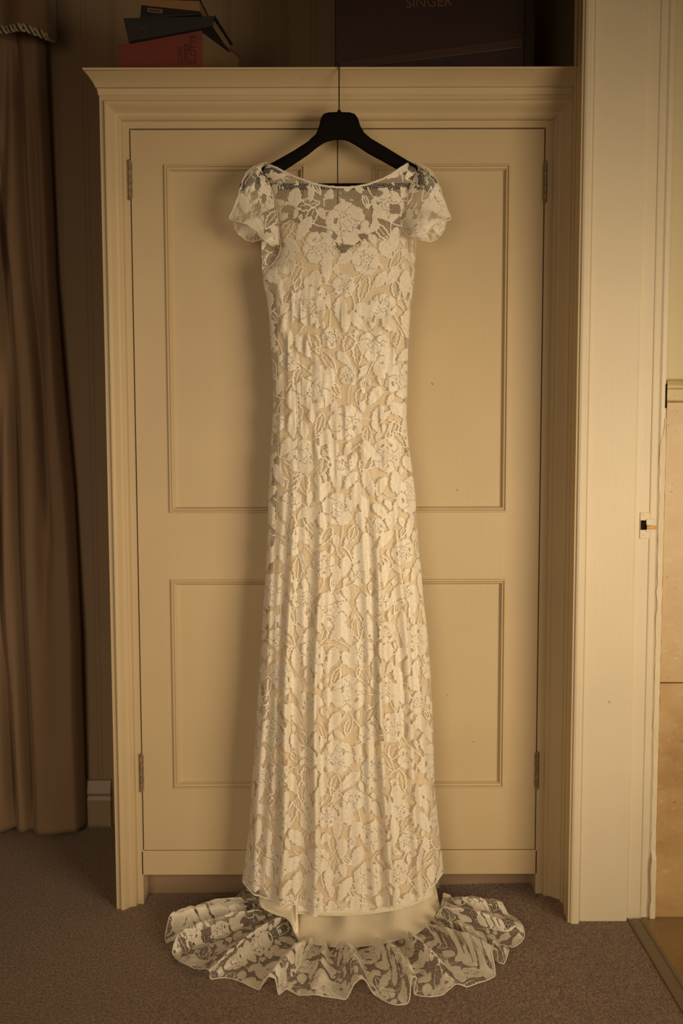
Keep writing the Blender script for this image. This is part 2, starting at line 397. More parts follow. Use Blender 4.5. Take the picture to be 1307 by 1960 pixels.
# strike plate and keep
s0 = P(1225, 981, YJ + 0.011); s1 = P(1246, 1031, YJ + 0.011)
pl = bmesh.new()
box(pl, s0.x, s1.x - 0.004, YJ + 0.0095, YJ + 0.014, s1.z, s0.z)
a = P(1236, 993, YJ + 0.011); b = P(1252, 1018, YJ + 0.011)
box(pl, a.x, b.x, YJ + 0.0080, YJ + 0.014, b.z, a.z)
sp = obj('strike_plate', pl, M['white_paint'], frame, bevel=0.001)
bm = bmesh.new(); a = P(1226.5, 996, YJ + 0.01); b = P(1236, 1014, YJ + 0.01)
box(bm, a.x, b.x, YJ + 0.0075, YJ + 0.0105, b.z, a.z)
o = obj('latch_hole_shade', bm, M['gap_shade'], frame)  # solid block on the plate, the hole's shade is its colour
bm = bmesh.new(); a = P(1236, 1006, YJ + 0.009); b = P(1254, 1013, YJ + 0.009)
hexa(bm, [(a.x, YJ+.003, b.z-.0), (b.x, YJ+.003, b.z+.001), (b.x, YJ+.010, b.z+.001), (a.x, YJ+.010, b.z),
          (a.x, YJ+.003, a.z+.002), (b.x, YJ+.003, a.z-.001), (b.x, YJ+.010, a.z-.001), (a.x, YJ+.010, a.z+.002)])
obj('latch_tongue', bm, M['brass'], frame, bevel=0.0006)
for py in (986, 1024):
    c = P(1232, py, YJ + 0.0095); bm = bmesh.new()
    bmesh.ops.create_cone(bm, segments=14, radius1=0.0026, radius2=0.0022, depth=0.0016, cap_ends=True, matrix=Matrix.Translation(c) @ Matrix.Rotation(math.pi/2, 4, 'X'))
    obj('screw', bm, M['caulk'], frame)

# ---- bathroom side
XT0 = door_x[4]; YT = YJ + 0.012
z_dado_t = P(1290, 727, YT).z; z_dado_b = P(1290, 769, YT).z; z_joint = P(1290, 1307, YT).z
wt = bmesh.new(); box(wt, XT0 - 0.03, 2.6, YT + 0.012, YT + 0.10, -0.1, 2.75)
wall_b = structure(obj('wall_bathroom', wt, M['cream_wall']))
zf = floor_z(9.0) + 0.004
rows_ = [(zf - 0.01, z_joint - 0.0012, 'tile_b'), (z_joint + 0.0012, z_dado_b - 0.001, 'tile_a')]
for r, (za, zb, mt) in enumerate(rows_):
    x = XT0 + 0.0005
    for k in range(4):
        bm = bmesh.new(); w = 0.40
        box(bm, x, x + w - 0.0024, YT, YT + 0.0125, za, zb); t_ = obj('wall_tile', bm, M[mt], wall_b, bevel=0.0012)
        x += w
prof = [(YT + .013, z_dado_b), (YT - .001, z_dado_b), (YT - .003, z_dado_b + .004), (YT - .003, z_dado_b + (z_dado_t-z_dado_b)*.55), (YT - .006, z_dado_b + (z_dado_t-z_dado_b)*.62), (YT - .007, z_dado_t - .012), (YT - .005, z_dado_t - .003), (YT - .002, z_dado_t), (YT + .013, z_dado_t)]
x = XT0 - 0.001
for k in range(5):
    bm = bmesh.new(); w = 0.30
    A = [bm.verts.new((x, y, z)) for y, z in prof]; B = [bm.verts.new((x + w - .002, y, z)) for y, z in prof]
    n_ = len(prof)
    for i in range(n_): bm.faces.new((A[i], A[(i+1) % n_], B[(i+1) % n_], B[i]))
    bm.faces.new(A[::-1]); bm.faces.new(B)
    obj('dado_tile', bm, M['dado'], wall_b); x += w
bm = bmesh.new(); a = P(1274, 735, YT - .006); b = P(1274, 781, YT - .006)      # solid dark block, painted shade of a broken gap by the dado end
box(bm, XT0 - .0035, XT0 - .0005, YT - .0045, YT + .010, b.z, a.z); obj('open_gap_shade', bm, M['gap_shade'], wall_b)
bm = bmesh.new(); box(bm, x_floor_end + 0.028, 2.6, -3.4, YT + 0.02, -0.1, zf - 0.004)
fb = structure(obj('floor_bathroom', bm, M['grout']))
random.seed(2)
y = YT - 0.002
for j in range(5):
    x = x_floor_end + 0.03
    for i in range(3):
        w = 0.40; bm = bmesh.new()
        box(bm, x, x + w - .003, y - .40 + .003, y, zf - 0.008, zf + random.uniform(-.0004, .0004)); obj('floor_tile', bm, M['floor_tile'], fb, bevel=.001); x += w
    y -= .40
# threshold strip
ts = empty('threshold_strip', (x_floor_end, YJ - 0.4, floor_z(1)), 'dull metal threshold strip between brown carpet and bathroom floor tiles', 'threshold strip')
prof = [(0.0, -0.004), (0.002, 0.003), (0.008, 0.006), (0.012, 0.0065), (0.013, 0.0045), (0.027, 0.0045), (0.028, 0.0065), (0.033, 0.006), (0.040, 0.002), (0.040, -0.004)]
X0s = x_floor_end - 0.005; z0 = floor_z(1)
bm = bmesh.new()
A = [bm.verts.new((X0s + d, YJ - 0.002, z0 + h)) for d, h in prof]; B = [bm.verts.new((X0s + d, YJ - 0.86, z0 + h)) for d, h in prof]
for i in range(len(prof)): bm.faces.new((A[i], A[(i+1) % len(prof)], B[(i+1) % len(prof)], B[i]))
bm.faces.new(A[::-1]); bm.faces.new(B)
obj('metal_bar', bm, M['strip_metal'], ts)
for k in range(3):
    bm = bmesh.new(); c = Vector((X0s + .02, YJ - 0.1 - .33 * k, z0 + .005))
    bmesh.ops.create_cone(bm, segments=12, radius1=.003, radius2=.0025, depth=.001, cap_ends=True, matrix=Matrix.Translation(c)); obj('screw', bm, M['strip_metal'], ts)

# ------------------------------------------------------------------ wardrobe
xL = P(195, 195, 0).x; xR_ = XR - 0.002
zTop = P(400, 134, -0.05).z
zFr = P(400, 190, 0).z
print('wardrobe x', xL, P(228, 1725, 0).x, 'right', P(1096, 300, 0).x, P(1076, 1700, 0).x, 'ztop', zTop, zFr)
wd = empty('wardrobe', ((xL + xR_) / 2, 0.2, 0.0), 'cream painted two-door wardrobe with moulded cornice, against the striped wall', 'wardrobe')
zfl = floor_z(xL) ; zfr = floor_z(xR_)
gx0 = P(248, 600, 0).x; gx0 = (P(248, 250, 0).x + P(272, 1625, 0).x) / 2; gx1 = (P(1046, 250, 0).x + P(1024, 1622, 0).x) / 2
zg1 = P(650, 245, 0).z; zg0 = P(650, 1628, 0).z; zr0 = P(650, 1674, 0).z; xm = P(647, 700, 0).x
print('gap', gx0, P(248, 250, 0).x, P(272, 1625, 0).x, gx1, P(1046, 250, 0).x, P(1024, 1622, 0).x, zg0, zg1)
fw = gx0 - xL; fwr = xR_ - gx1; fwt = zFr - zg1
# moulded frame: profile d in 0..1, y
prof = [(0.0, 0.02), (0.0, -0.024), (0.17, -0.024), (0.19, -0.0295), (0.21, -0.031), (0.25, -0.031), (0.30, -0.0295), (0.36, -0.0265), (0.42, -0.022), (0.48, -0.0175), (0.53, -0.0145), (0.58, -0.013),
        (0.63, -0.0125), (0.67, -0.013), (0.71, -0.0115), (0.74, -0.0085), (0.76, -0.005), (0.765, 0.0), (1.0, 0.0), (1.0, 0.03)]
bm = bmesh.new()
sweep(bm, [lambda d, y: Vector((xL + d*fw, y, -0.004)), lambda d, y: Vector((xL + d*fw, y, zFr - d*fwt)),
           lambda d, y: Vector((xR_ - d*fwr, y, zFr - d*fwt)), lambda d, y: Vector((xR_ - d*fwr, y, floor_z(xR_) - 0.004))], prof)
fo = obj('frame_moulding', bm, M['cream'], wd, smooth='auto')
bm = bmesh.new()                                       # sides, top, back, floor of the carcass
box(bm, xL + 0.0005, xL + 0.018, 0.015, YB - 0.012, 0.0, zFr)
box(bm, xR_ - 0.018, xR_ - 0.0005, 0.015, YB - 0.012, zfr, zFr)
box(bm, xL + 0.018, xR_ - 0.018, 0.0, YB - 0.012, zTop - 0.020, zTop - 0.006)
obj('carcass', bm, M['cream'], wd)
bm = bmesh.new()
box(bm, xL + 0.019, xR_ - 0.019, 0.030, 0.036, zr0 + 0.01, zFr - 0.01); obj('inner_shadow_board', bm, M['gap_shade'], wd)  # added near-black sheet behind the doors, painted shade for their gaps
bm = bmesh.new(); box(bm, gx0 - 0.004, gx1 + 0.004, 0.0, 0.026, zr0, zg0); obj('bottom_rail', bm, M['cream'], wd, bevel=0.0015)
yp = 0.055
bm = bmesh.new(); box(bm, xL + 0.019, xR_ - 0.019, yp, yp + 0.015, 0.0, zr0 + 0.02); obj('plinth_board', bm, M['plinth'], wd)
bm = bmesh.new()                                       # feet returns
box(bm, gx0 - 0.014, gx0 - 0.0003, 0.001, yp - 0.001, 0.0, zr0 + 0.004)
obj('foot', bm, M['cream'], wd)
bm = bmesh.new(); box(bm, gx1 + 0.0003, gx1 + 0.014, 0.001, yp - 0.001, zfr - 0.006, zr0 + 0.004); obj('foot', bm, M['cream'], wd)
# cornice with mitred left return
cy = P(160, 135, -0.055); ov = xL - cy.x
hC = zTop - zFr
prof = [(0.0, 0.0), (0.003, 0.0), (0.0075, 0.30*hC), (0.0105, 0.315*hC), (0.0125, 0.33*hC), (0.015, 0.40*hC), (0.0195, 0.50*hC), (0.0255, 0.60*hC), (0.0325, 0.70*hC), (0.041, 0.80*hC), (0.0485, 0.875*hC), (0.051, 0.90*hC), (0.0545, 0.91*hC), (0.055, 0.93*hC), (0.055, hC), (0.0, hC)]
sy = 1.0; sx = ov / 0.055
yb0 = -0.024
print('overhang', ov, 'cornice height', hC)
bm = bmesh.new()
sweep(bm, [lambda d, z: Vector((xL - d*sx, YB - 0.015, zFr + z)), lambda d, z: Vector((xL - d*sx, yb0 - d*0.75, zFr + z)),
           lambda d, z: Vector((xR_, yb0 - d*0.75, zFr + z))], prof)
# top board
box(bm, xL + 0.001, xR_, yb0 + 0.001, YB - 0.015, zTop - 0.006, zTop - 0.0005)
obj('cornice', bm, M['cream'], wd, smooth='auto')
bm = bmesh.new()                                       # right end stop of the cornice
box(bm, xR_ - 0.012, xR_, yb0 - 0.043, yb0, zFr + 0.001, zTop + 0.0); obj('cornice_stop', bm, M['cream'], wd, bevel=0.001)
# doors
def door(x0, x1, panels):
    bm = bmesh.new(); y0, y1 = 0.002, 0.022
    zs = [zg0 + 0.0018] + [v for p in panels for v in (p[2], p[3])] + [zg1 - 0.0028]
    pxa, pxb = panels[0][0], panels[0][1]
    xs_ = [x0, pxa, pxb, x1]
    cells = [[(i == 1 and j in (1, 3)) for j in range(5)] for i in range(3)]
    grid = {}
    def V(x, y, z):
        k = (round(x, 6), round(y, 6), round(z, 6))
        if k not in grid: grid[k] = bm.verts.new((x, y, z))
        return grid[k]
    rec = 0.006
    for i in range(3):
        for j in range(5):
            xa, xb, za, zb = xs_[i], xs_[i+1], zs[j], zs[j+1]
            if cells[i][j]:
                bm.faces.new((V(xa, y0+rec, za), V(xb, y0+rec, za), V(xb, y0+rec, zb), V(xa, y0+rec, zb)))
                for q in (((xa,za),(xb,za)), ((xb,za),(xb,zb)), ((xb,zb),(xa,zb)), ((xa,zb),(xa,za))):
                    (a0,b0),(a1,b1) = q
                    bm.faces.new((V(a0,y0,b0), V(a1,y0,b1), V(a1,y0+rec,b1), V(a0,y0+rec,b0)))
            else:
                bm.faces.new((V(xa, y0, za), V(xb, y0, za), V(xb, y0, zb), V(xa, y0, zb)))
    for q in (((x0,zs[0]),(x1,zs[0])), ((x1,zs[0]),(x1,zs[-1])), ((x1,zs[-1]),(x0,zs[-1])), ((x0,zs[-1]),(x0,zs[0]))):
        (a0,b0),(a1,b1) = q
        bm.faces.new([bm.verts.new(c) for c in ((a0,y0,b0), (a1,y0,b1), (a1,y1,b1), (a0,y1,b0))])
    d = obj('door', bm, M['cream'], wd)
    w = 0.0135
    pr = [(0.0, 0.006), (0.0, -0.004), (0.10, -0.0055), (0.28, -0.0055), (0.36, -0.002), (0.46, -0.001), (0.52, -0.0035), (0.70, -0.003), (0.80, 0.001), (0.95, 0.0035), (1.0, 0.0075)]
    for (a, b, c, e) in panels:
        bm = bmesh.new()
        f = [lambda t, y: Vector((a + t*w, y0 + y, c + t*w)), lambda t, y: Vector((b - t*w, y0 + y, c + t*w)),
             lambda t, y: Vector((b - t*w, y0 + y, e - t*w)), lambda t, y: Vector((a + t*w, y0 + y, e - t*w))]
        rows = [[bm.verts.new(g(t, y)) for t, y in pr] for g in f]
        for i in range(4):
            A, B = rows[i], rows[(i+1) % 4]
            for k in range(len(pr)-1): bm.faces.new((A[k], A[k+1], B[k+1], B[k]))
        obj('panel_moulding', bm, M['cream'], d)
    return d
def pz(py): return P(650, py, 0).z
la = (P(316, 316, 0).x + P(331, 1500, 0).x) / 2; lb = P(583.5, 320, 0).x
ra = P(713, 320, 0).x; rb = (P(977, 316, 0).x + P(964, 1500, 0).x) / 2
print('panels', la, lb, ra, rb)
U = (pz(981), pz(315)); Lw = (pz(1508), pz(1109))
dl = door(gx0 + 0.0026, xm - 0.0011, [(la, lb, Lw[0], Lw[1]), (la, lb, U[0], U[1])])
dr = door(xm + 0.0011, gx1 - 0.0026, [(ra, rb, Lw[0], Lw[1]), (ra, rb, U[0], U[1])])
# hinges
for (px, pa, pb, s) in ((246, 311, 378, -1), (266, 1447, 1511, -1), (1047.5, 313, 383, 1), (1029, 1443, 1506, 1)):
    t = P(px, pa, -0.002); b = P(px, pb, -0.002); hx = gx0 if s < 0 else gx1
    bm = bmesh.new(); L = t.z - b.z
    for k in range(5):
        z0_ = b.z + L * k / 5 + 0.0006; z1_ = b.z + L * (k + 1) / 5 - 0.0006
        tube(bm, [(hx, -0.003, z0_), (hx, -0.003, z1_)], 0.0032, 12)
    tube(bm, [(hx, -0.003, t.z), (hx, -0.003, t.z + 0.003), (hx, -0.003, t.z + 0.006)], [0.0036, 0.0045, 0.002], 12)
    tube(bm, [(hx, -0.003, b.z - 0.006), (hx, -0.003, b.z - 0.003), (hx, -0.003, b.z)], [0.002, 0.0045, 0.0036], 12)
    box(bm, hx - 0.0055, hx + 0.0055, -0.0012, 0.003, b.z + 0.001, t.z - 0.001)
    obj('hinge', bm, M['hinge'], wd)

# ------------------------------------------------------------------ curtain and valance
def grid_mesh(name, P3, mask=None):
    ny, nx, _ = P3.shape
    idx = np.arange(ny * nx).reshape(ny, nx)
    q = np.stack([idx[:-1, :-1], idx[:-1, 1:], idx[1:, 1:], idx[1:, :-1]], -1).reshape(-1, 4)
    if mask is not None:
        keep = (mask[:-1, :-1] & mask[:-1, 1:] & mask[1:, 1:] & mask[1:, :-1]).reshape(-1); q = q[keep]
    used = np.zeros(ny * nx, bool); used[q.ravel()] = True
    remap = np.cumsum(used) - 1; q = remap[q]
    me = bpy.data.meshes.new(name); co = P3.reshape(-1, 3)[used]
    me.vertices.add(len(co)); me.vertices.foreach_set('co', co.astype(np.float32).ravel())
    me.loops.add(q.size); me.loops.foreach_set('vertex_index', q.ravel().astype(np.int32))
    me.polygons.add(len(q)); me.polygons.foreach_set('loop_start', np.arange(0, q.size, 4, dtype=np.int32))
    me.update(calc_edges=True)
    me.polygons.foreach_set('use_smooth', np.ones(len(q), bool))
    return me, used, q

YC = 0.395
edge = [(60, 78), (300, 88), (500, 97), (900, 131), (1200, 147), (1578, 156)]
botz = 0.006
ny, nx = 160, 260
cz = np.linspace(P(100, -60, YC).z, botz, ny)
pyrow = np.linspace(-60, 1592, ny)
Pc = np.zeros((ny, nx, 3))
rng_ = np.random.RandomState(3)
valleys = [([(-60, 22), (66, 25), (204, 36), (500, 51), (800, 78), (1000, 92)], 9, 0.035, (-60, 1100)),
           ([(-60, -60), (500, 10), (900, 28), (1364, 46), (1580, 57)], 9, 0.045, (300, 1700)),
           ([(-60, -90), (900, -14), (1196, 2), (1580, 24)], 8, 0.04, (700, 1700)),
           ([(-60, 60), (300, 66), (700, 74), (1000, 78), (1180, 84)], 12, 0.022, (100, 1250)),
           ([(-60, -40), (300, -10), (600, 4), (700, 8)], 9, 0.03, (-100, 800))]
for j in range(ny):
    py = pyrow[j]; pe = interp(edge, py)
    x0 = -1.25; x1 = P(pe, py, YC).x
    u = np.linspace(0, 1, nx)
    xx = x0 + (x1 - x0) * u; yy = np.zeros(nx)
    pxs = np.array([P(pe, py, YC).x, P(0, py, YC).x]); k = (pe - 0) / (pxs[0] - pxs[1])
    ppx = pe + (xx - x1) * k
    for pts, wd_, dep, (ya_, yb_) in valleys:
        c = interp(pts, py); fade = np.clip((py - ya_) / 180, 0, 1) * np.clip((yb_ - py) / 180, 0, 1)
        yy += dep * fade * np.exp(-((ppx - c) / wd_) ** 2)
    yy += 0.018 * np.sin((ppx + py * 0.02) * 0.16) * np.clip((40 - ppx) / 60, 0, 1)
    yy += -0.010 * np.cos((ppx - pe + 30) / 32) * np.clip((ppx - 40) / 60, 0, 1)
    yy += 0.05 * np.clip((ppx - pe + 14) / 14, 0, 1) ** 2
    yy += 0.006 * np.sin(py * 0.008 + ppx * 0.05)
    hemdrop = np.clip((py - 1400) / 192, 0, 1) * (0.006 * np.cos((ppx - 70) * 0.05) - 0.006)
    yy = np.minimum(YC + yy, YB - 0.004)
    Pc[j, :, 0] = xx; Pc[j, :, 1] = yy; Pc[j, :, 2] = cz[j] - hemdrop * 0.6
me, _, _ = grid_mesh('curtain', Pc)
cur = link('curtain', me, M['curtain'])
prop(cur, 'long tan curtain in loose folds, reaching the carpet beside the wardrobe', 'curtain')
sm = cur.modifiers.new('thick', 'SOLIDIFY'); sm.thickness = 0.003; sm.offset = 0.0

va = empty('valance', P(50, 0, 0.30), 'brown cloth valance with a twisted braid edge above the curtain', 'valance')
vb = [(-900, 60), (0, 53), (30, 57), (60, 61), (85, 66), (103, 74)]
ny, nx = 30, 120; Pv = np.zeros((ny, nx, 3)); YV = 0.30
vpx = np.linspace(-420, 106, nx); edgepts = []
for i, px in enumerate(vpx):
    yf = 0.16 * max(0, (px - 82) / 24) ** 2
    b = P(px, float(smooth_interp(vb, px)), YV + yf)
    for j in range(ny):
        t = j / (ny - 1); top = 2.35
        z = top + (b.z - top) * t
        flare = 1 - 0.05 * (1 - t)
        yy = YV + 0.012 * math.sin(px * 0.07 + 1.5) * (0.3 + t) + yf
        Pv[j, i] = (b.x, yy, z)
    edgepts.append(Vector(Pv[ny-1, i]))
me, _, _ = grid_mesh('valance_cloth', Pv)
o = link('valance_cloth', me, M['valance'], va); sm = o.modifiers.new('thick', 'SOLIDIFY'); sm.thickness = 0.004
# twisted braid along the lower edge
fine = []
for A, B in zip(edgepts, edgepts[1:]):
    for k in range(5): fine.append(A.lerp(B, k / 5))
L = 0; acc = [0]
for A, B in zip(fine, fine[1:]): L += (B - A).length; acc.append(L)
for ph, mt, nm, am in ((0.0, 'cord_light', 'braid_strand', 1), (math.pi, 'cord_light', 'braid_strand', 1), (math.pi/2, 'cord_dark', 'braid_strand', 1)):
    bm = bmesh.new(); pts = []
    for p, s in zip(fine, acc):
        a = s / 0.030 * 2 * math.pi + ph
        pts.append(p + Vector((0, -0.006 + 0.004 * math.cos(a), 0.0075 * math.sin(a))))
    tube(bm, pts, 0.0032, 6); o = obj(nm, bm, M[mt], va, smooth=True)
    if mt == 'cord_dark': prop(o, 'dark braid strand')

# ------------------------------------------------------------------ books on the wardrobe
ZB = zTop
def book(name, label, corner, ang, w, d, h, cover, pages, ct=0.003, tilt=(0, 0), spine='front', inset=0.004, group=None):
    """front-left-bottom corner, turned by ang about z; w along x, d into depth; spine on the front side"""
    e = empty(name, corner, label, 'book')
    Mx = Matrix.Translation(corner) @ Matrix.Rotation(ang, 4, 'Z') @ Matrix.Rotation(tilt[0], 4, 'Y') @ Matrix.Rotation(tilt[1], 4, 'X')
    bm = bmesh.new()
    box(bm, 0, w, 0.0, d, 0, ct, Mx); box(bm, 0, w, 0.0, d, h - ct, h, Mx)
    if spine == 'front': # rounded spine along x
        n = 6
        A = []; B = []
        for k in range(n + 1):
            t = math.pi * k / n; yy = -0.006 * math.sin(t); zz_ = h/2 - (h/2) * math.cos(t)
            A.append(Vector((0, yy, zz_))); B.append(Vector((w, yy, zz_)))
        A += [Vector((0, ct, h)), Vector((0, ct, 0))]; B += [Vector((w, ct, h)), Vector((w, ct, 0))]
        va_ = [bm.verts.new(Mx @ p) for p in A]; vb_ = [bm.verts.new(Mx @ p) for p in B]
        for k in range(len(A)): bm.faces.new((va_[k], va_[(k+1) % len(A)], vb_[(k+1) % len(A)], vb_[k]))
        bm.faces.new(va_[::-1]); bm.faces.new(vb_)
    obj('cover', bm, cover, e, bevel=0.0008)
    bm = bmesh.new(); y0 = ct if spine == 'front' else inset
    box(bm, inset, w - inset, y0, d - inset, ct, h - ct, Mx); obj('page_block', bm, pages, e)
    return e, Mx
def text_obj(name, s, size, mat, Mx, parent, ext=0.0004, align='LEFT'):
    c = bpy.data.curves.new(name, 'FONT'); c.body = s; c.size = size; c.extrude = ext; c.align_x = align
    tmp = bpy.data.objects.new(name + '_tmp', c); COL.objects.link(tmp)
    dg = bpy.context.evaluated_depsgraph_get(); me = bpy.data.meshes.new_from_object(tmp.evaluated_get(dg))
    COL.objects.unlink(tmp); bpy.data.objects.remove(tmp)
    me.transform(Mx); me.materials.clear()
    return link(name, me, mat, parent)
# red volume: wedge shape in view, right end turned away
yb = -0.005
# bottom book: front face px 228..386, bottom hidden by the cornice
p0 = P(228, 133, yb); p1 = P(386, 133, yb)
zl = P(229, 86, yb).z; zrr = P(386, 53, yb).z
red = empty('book', (p0.x, yb, ZB), 'thick faded red cloth book, bottom of the stack on the wardrobe', 'book')
dxr = 0.088; dep = 0.155
def rp(u, v, w):                                       # u along width 0..1, v depth 0..1, w height 0..1
    zt = zl + (zrr - zl) * u
    x = p0.x + (p1.x - p0.x) * u + v * (dxr * 0.80); y = yb + v * dep
    return Vector((x, y, ZB + (zt - ZB) * w))
def rblock(u0, u1, v0, v1, w0, w1, extra=0):
    bm = bmesh.new()
    hexa(bm, [rp(u0,v0,w0), rp(u1,v0,w0), rp(u1,v1,w0), rp(u0,v1,w0), rp(u0,v0,w1), rp(u1,v0,w1), rp(u1,v1,w1), rp(u0,v1,w1)]); return bm
bm = rblock(0, 1, 0, 1.0, 0, 0.05)
hexa(bm, [rp(0,0,.95), rp(1,0,.95), rp(1,1.02,.95), rp(0,1.0,.95), rp(0,0,1), rp(1,0,1), rp(1,1.02,1), rp(0,1,1)])
hexa(bm, [rp(0,0,.0), rp(1,0,.0), rp(1,.03,.0), rp(0,.03,.0), rp(0,0,1), rp(1,0,1), rp(1,.03,1), rp(0,.03,1)])
obj('cover', bm, M['red_cloth'], red, bevel=0.002)
obj('page_block', rblock(0.02, 0.985, 0.03, 0.985, 0.05, 0.95), M['pages'], red)
for s, px, py, sz in (('COIN', 350, 124, 0.0155), ('UPPER', 363, 124, 0.0165), ('SLOTTS', 376, 124, 0.0185)):
    c = P(px, py, yb - 0.0012)
    text_obj('lettering', s, sz, M['ink'], Matrix.Translation(c) @ Matrix.Rotation(math.pi/2, 4, 'X') @ Matrix.Rotation(math.pi/2, 4, 'Z'), red)
# dark green volume lying tilted on it
c0 = P(245, 81, yb - 0.012); 
g = empty('book', c0, 'dark green cloth book, tilted, between the red and black books', 'book')
def quadbook(parent, fl, fr, vec_b, hl, hr, cover, pages, ct, cut=0.0):
    """front lower left/right points, vector into depth, height vectors left/right"""
    def q(u, v, w):
        b = fl.lerp(fr, u) + vec_b * v; return b + hl.lerp(hr, u) * w
    def blk(bm, u0, u1, v0, v1, w0, w1):
        hexa(bm, [q(u0,v0,w0), q(u1,v0,w0), q(u1,v1,w0), q(u0,v1,w0), q(u0,v0,w1), q(u1,v0,w1), q(u1,v1,w1), q(u0,v1,w1)])
    bm = bmesh.new(); blk(bm, 0, 1, 0, 1, 0, ct); blk(bm, 0, 1, 0, 1, 1-ct, 1); blk(bm, 0, 1, 0, .04, 0, 1)
    o = obj('cover', bm, cover, parent, bevel=0.0012)
    bm = bmesh.new(); blk(bm, .02, .97, .04, .97, ct, 1-ct); obj('page_block', bm, pages, parent)
    return q
yg = yb - 0.010
fl = P(246, 80, yg); fr = P(405, 50, yg)
hl = P(236, 35, yg) - fl; hr = P(411, 30, yg) - fr
qg = quadbook(g, fl, fr, Vector((0.026, 0.13, -0.010)), hl, hr, M['teal_cloth'], M['pages'], 0.10)
bm = bmesh.new()                                       # title block: faint ruled lettering
def stripquad(bm, q, u0, u1, w0, w1, off=0.0009):
    vs_ = [bm.verts.new(q(u, 0, w) + Vector((0, -off, 0))) for u, w in ((u0, w0), (u1, w0), (u1, w1), (u0, w1))]
    bm.faces.new(vs_)
for k in range(4):
    for j in range(5): stripquad(bm, qg, .035 + .03*k, .052 + .03*k, .22 + .1*j, .28 + .1*j)
stripquad(bm, qg, .215, .235, .2, .7)
obj('spine_tooling', bm, M['gilt'], g)
bm = bmesh.new(); stripquad(bm, qg, .165, .195, .42, .52, 0.001); obj('spine_mark', bm, M['red_dot'], g)
# black paperback with sticker
yk = yg - 0.004
fl = P(268, 33.5, yk); fr = P(386, 29, yk)
hl = P(270, 10, yk) - fl; hr = P(382, 24, yk) - fr
k_ = empty('book', fl, 'black paper-covered book with a small barcode sticker, on the green book', 'book')
def rb(pa, pb, pc, pd, y0, y1, bm):
    hexa(bm, [P(*pa, y0), P(*pb, y0), P(*pb, y0) + Vector((.01, y1-y0, 0)), P(*pa, y0) + Vector((.01, y1-y0, 0)),
              P(*pd, y0), P(*pc, y0), P(*pc, y0) + Vector((.01, y1-y0, 0)), P(*pd, y0) + Vector((.01, y1-y0, 0))])
bm = bmesh.new(); rb((268, 34), (384, 28), (383, 22), (270, 10), yk, yk + 0.13, bm); obj('cover', bm, M['black_cover'], k_, bevel=0.0008)
bm = bmesh.new(); rb((270, 9.6), (382, 21.6), (382, 1), (271, -4), yk + 0.004, yk + 0.12, bm); obj('page_block', bm, M['tan_pages'], k_)
bm = bmesh.new(); rb((270, -4), (383, 1), (383, -3), (270, -8), yk, yk + 0.13, bm); obj('cover', bm, M['black_cover'], k_, bevel=0.0006)
bm = bmesh.new(); yy_ = yk - 0.0008
bm.faces.new([bm.verts.new(P(a, b, yy_)) for a, b in ((282, 23), (310, 26), (312, 18), (282, 14.5))]); st = obj('barcode_sticker', bm, M['sticker'], k_)
bm = bmesh.new(); random.seed(8); x = 285.0
while x < 306:
    w = random.choice((0.6, 1.0, 1.6)); yo = (x - 282) / 28 * 3.2
    bm.faces.new([bm.verts.new(P(a, b, yy_ - 0.0005)) for a, b in ((x, 21.5 + yo), (x + w, 21.5 + yo), (x + w, 16.6 + yo), (x, 16.6 + yo))]); x += w + random.choice((0.5, 0.9))
obj('printed_bars', bm, M['ink'], st)

# ------------------------------------------------------------------ wooden machine case
yc = 0.03
c0 = P(641, 132, yc); c1 = P(1003, 132, yc); ct_ = ZB + 0.34
case = empty('machine_case', ((c0.x + c1.x)/2, yc + 0.1, ZB), 'dark mahogany carrying case with worn gold lettering, on the wardrobe', 'case')
bm = bmesh.new(); box(bm, c0.x, c1.x, yc, yc + 0.22, ZB, ct_); obj('case_body', bm, M['case_wood'], case, bevel=0.003)
bm = bmesh.new(); cc = P(1022, 100, yc + 0.03).x
box(bm, c1.x, cc, yc + 0.02, yc + 0.20, ZB, ct_); obj('end_panel', bm, M['case_wood'], case, bevel=0.002)
bm = bmesh.new()                                       # slanting band low on the front, a highlight put into lighter wood colour
pts = [P(648, 134, yc-.003), P(1000, 90, yc-.003), P(1000, 72, yc-.003), P(648, 118, yc-.003)]
fr_ = [bm.verts.new(p) for p in pts]; bk_ = [bm.verts.new(p + Vector((0, .006, 0))) for p in pts]
bm.faces.new(fr_); bm.faces.new(bk_[::-1])
for k in range(4): bm.faces.new((fr_[k], bk_[k], bk_[(k+1) % 4], fr_[(k+1) % 4]))
obj('highlight_band', bm, M['case_highlight'], case, bevel=0.001)
c = P(776, 15, yc - 0.001)
text_obj('lettering', 'SINGER', 0.0315, M['gold_letter'], Matrix.Translation(c) @ Matrix.Rotation(-0.04, 4, 'Y') @ Matrix.Rotation(math.pi/2, 4, 'X'), case)
bm = bmesh.new(); a = P(1000, 45, yc - .002); tube(bm, [(a.x - .004, yc - .002, a.z - .012), (a.x - .004, yc - .002, a.z + .004)], .0022, 8); obj('catch', bm, M['brass'], case)

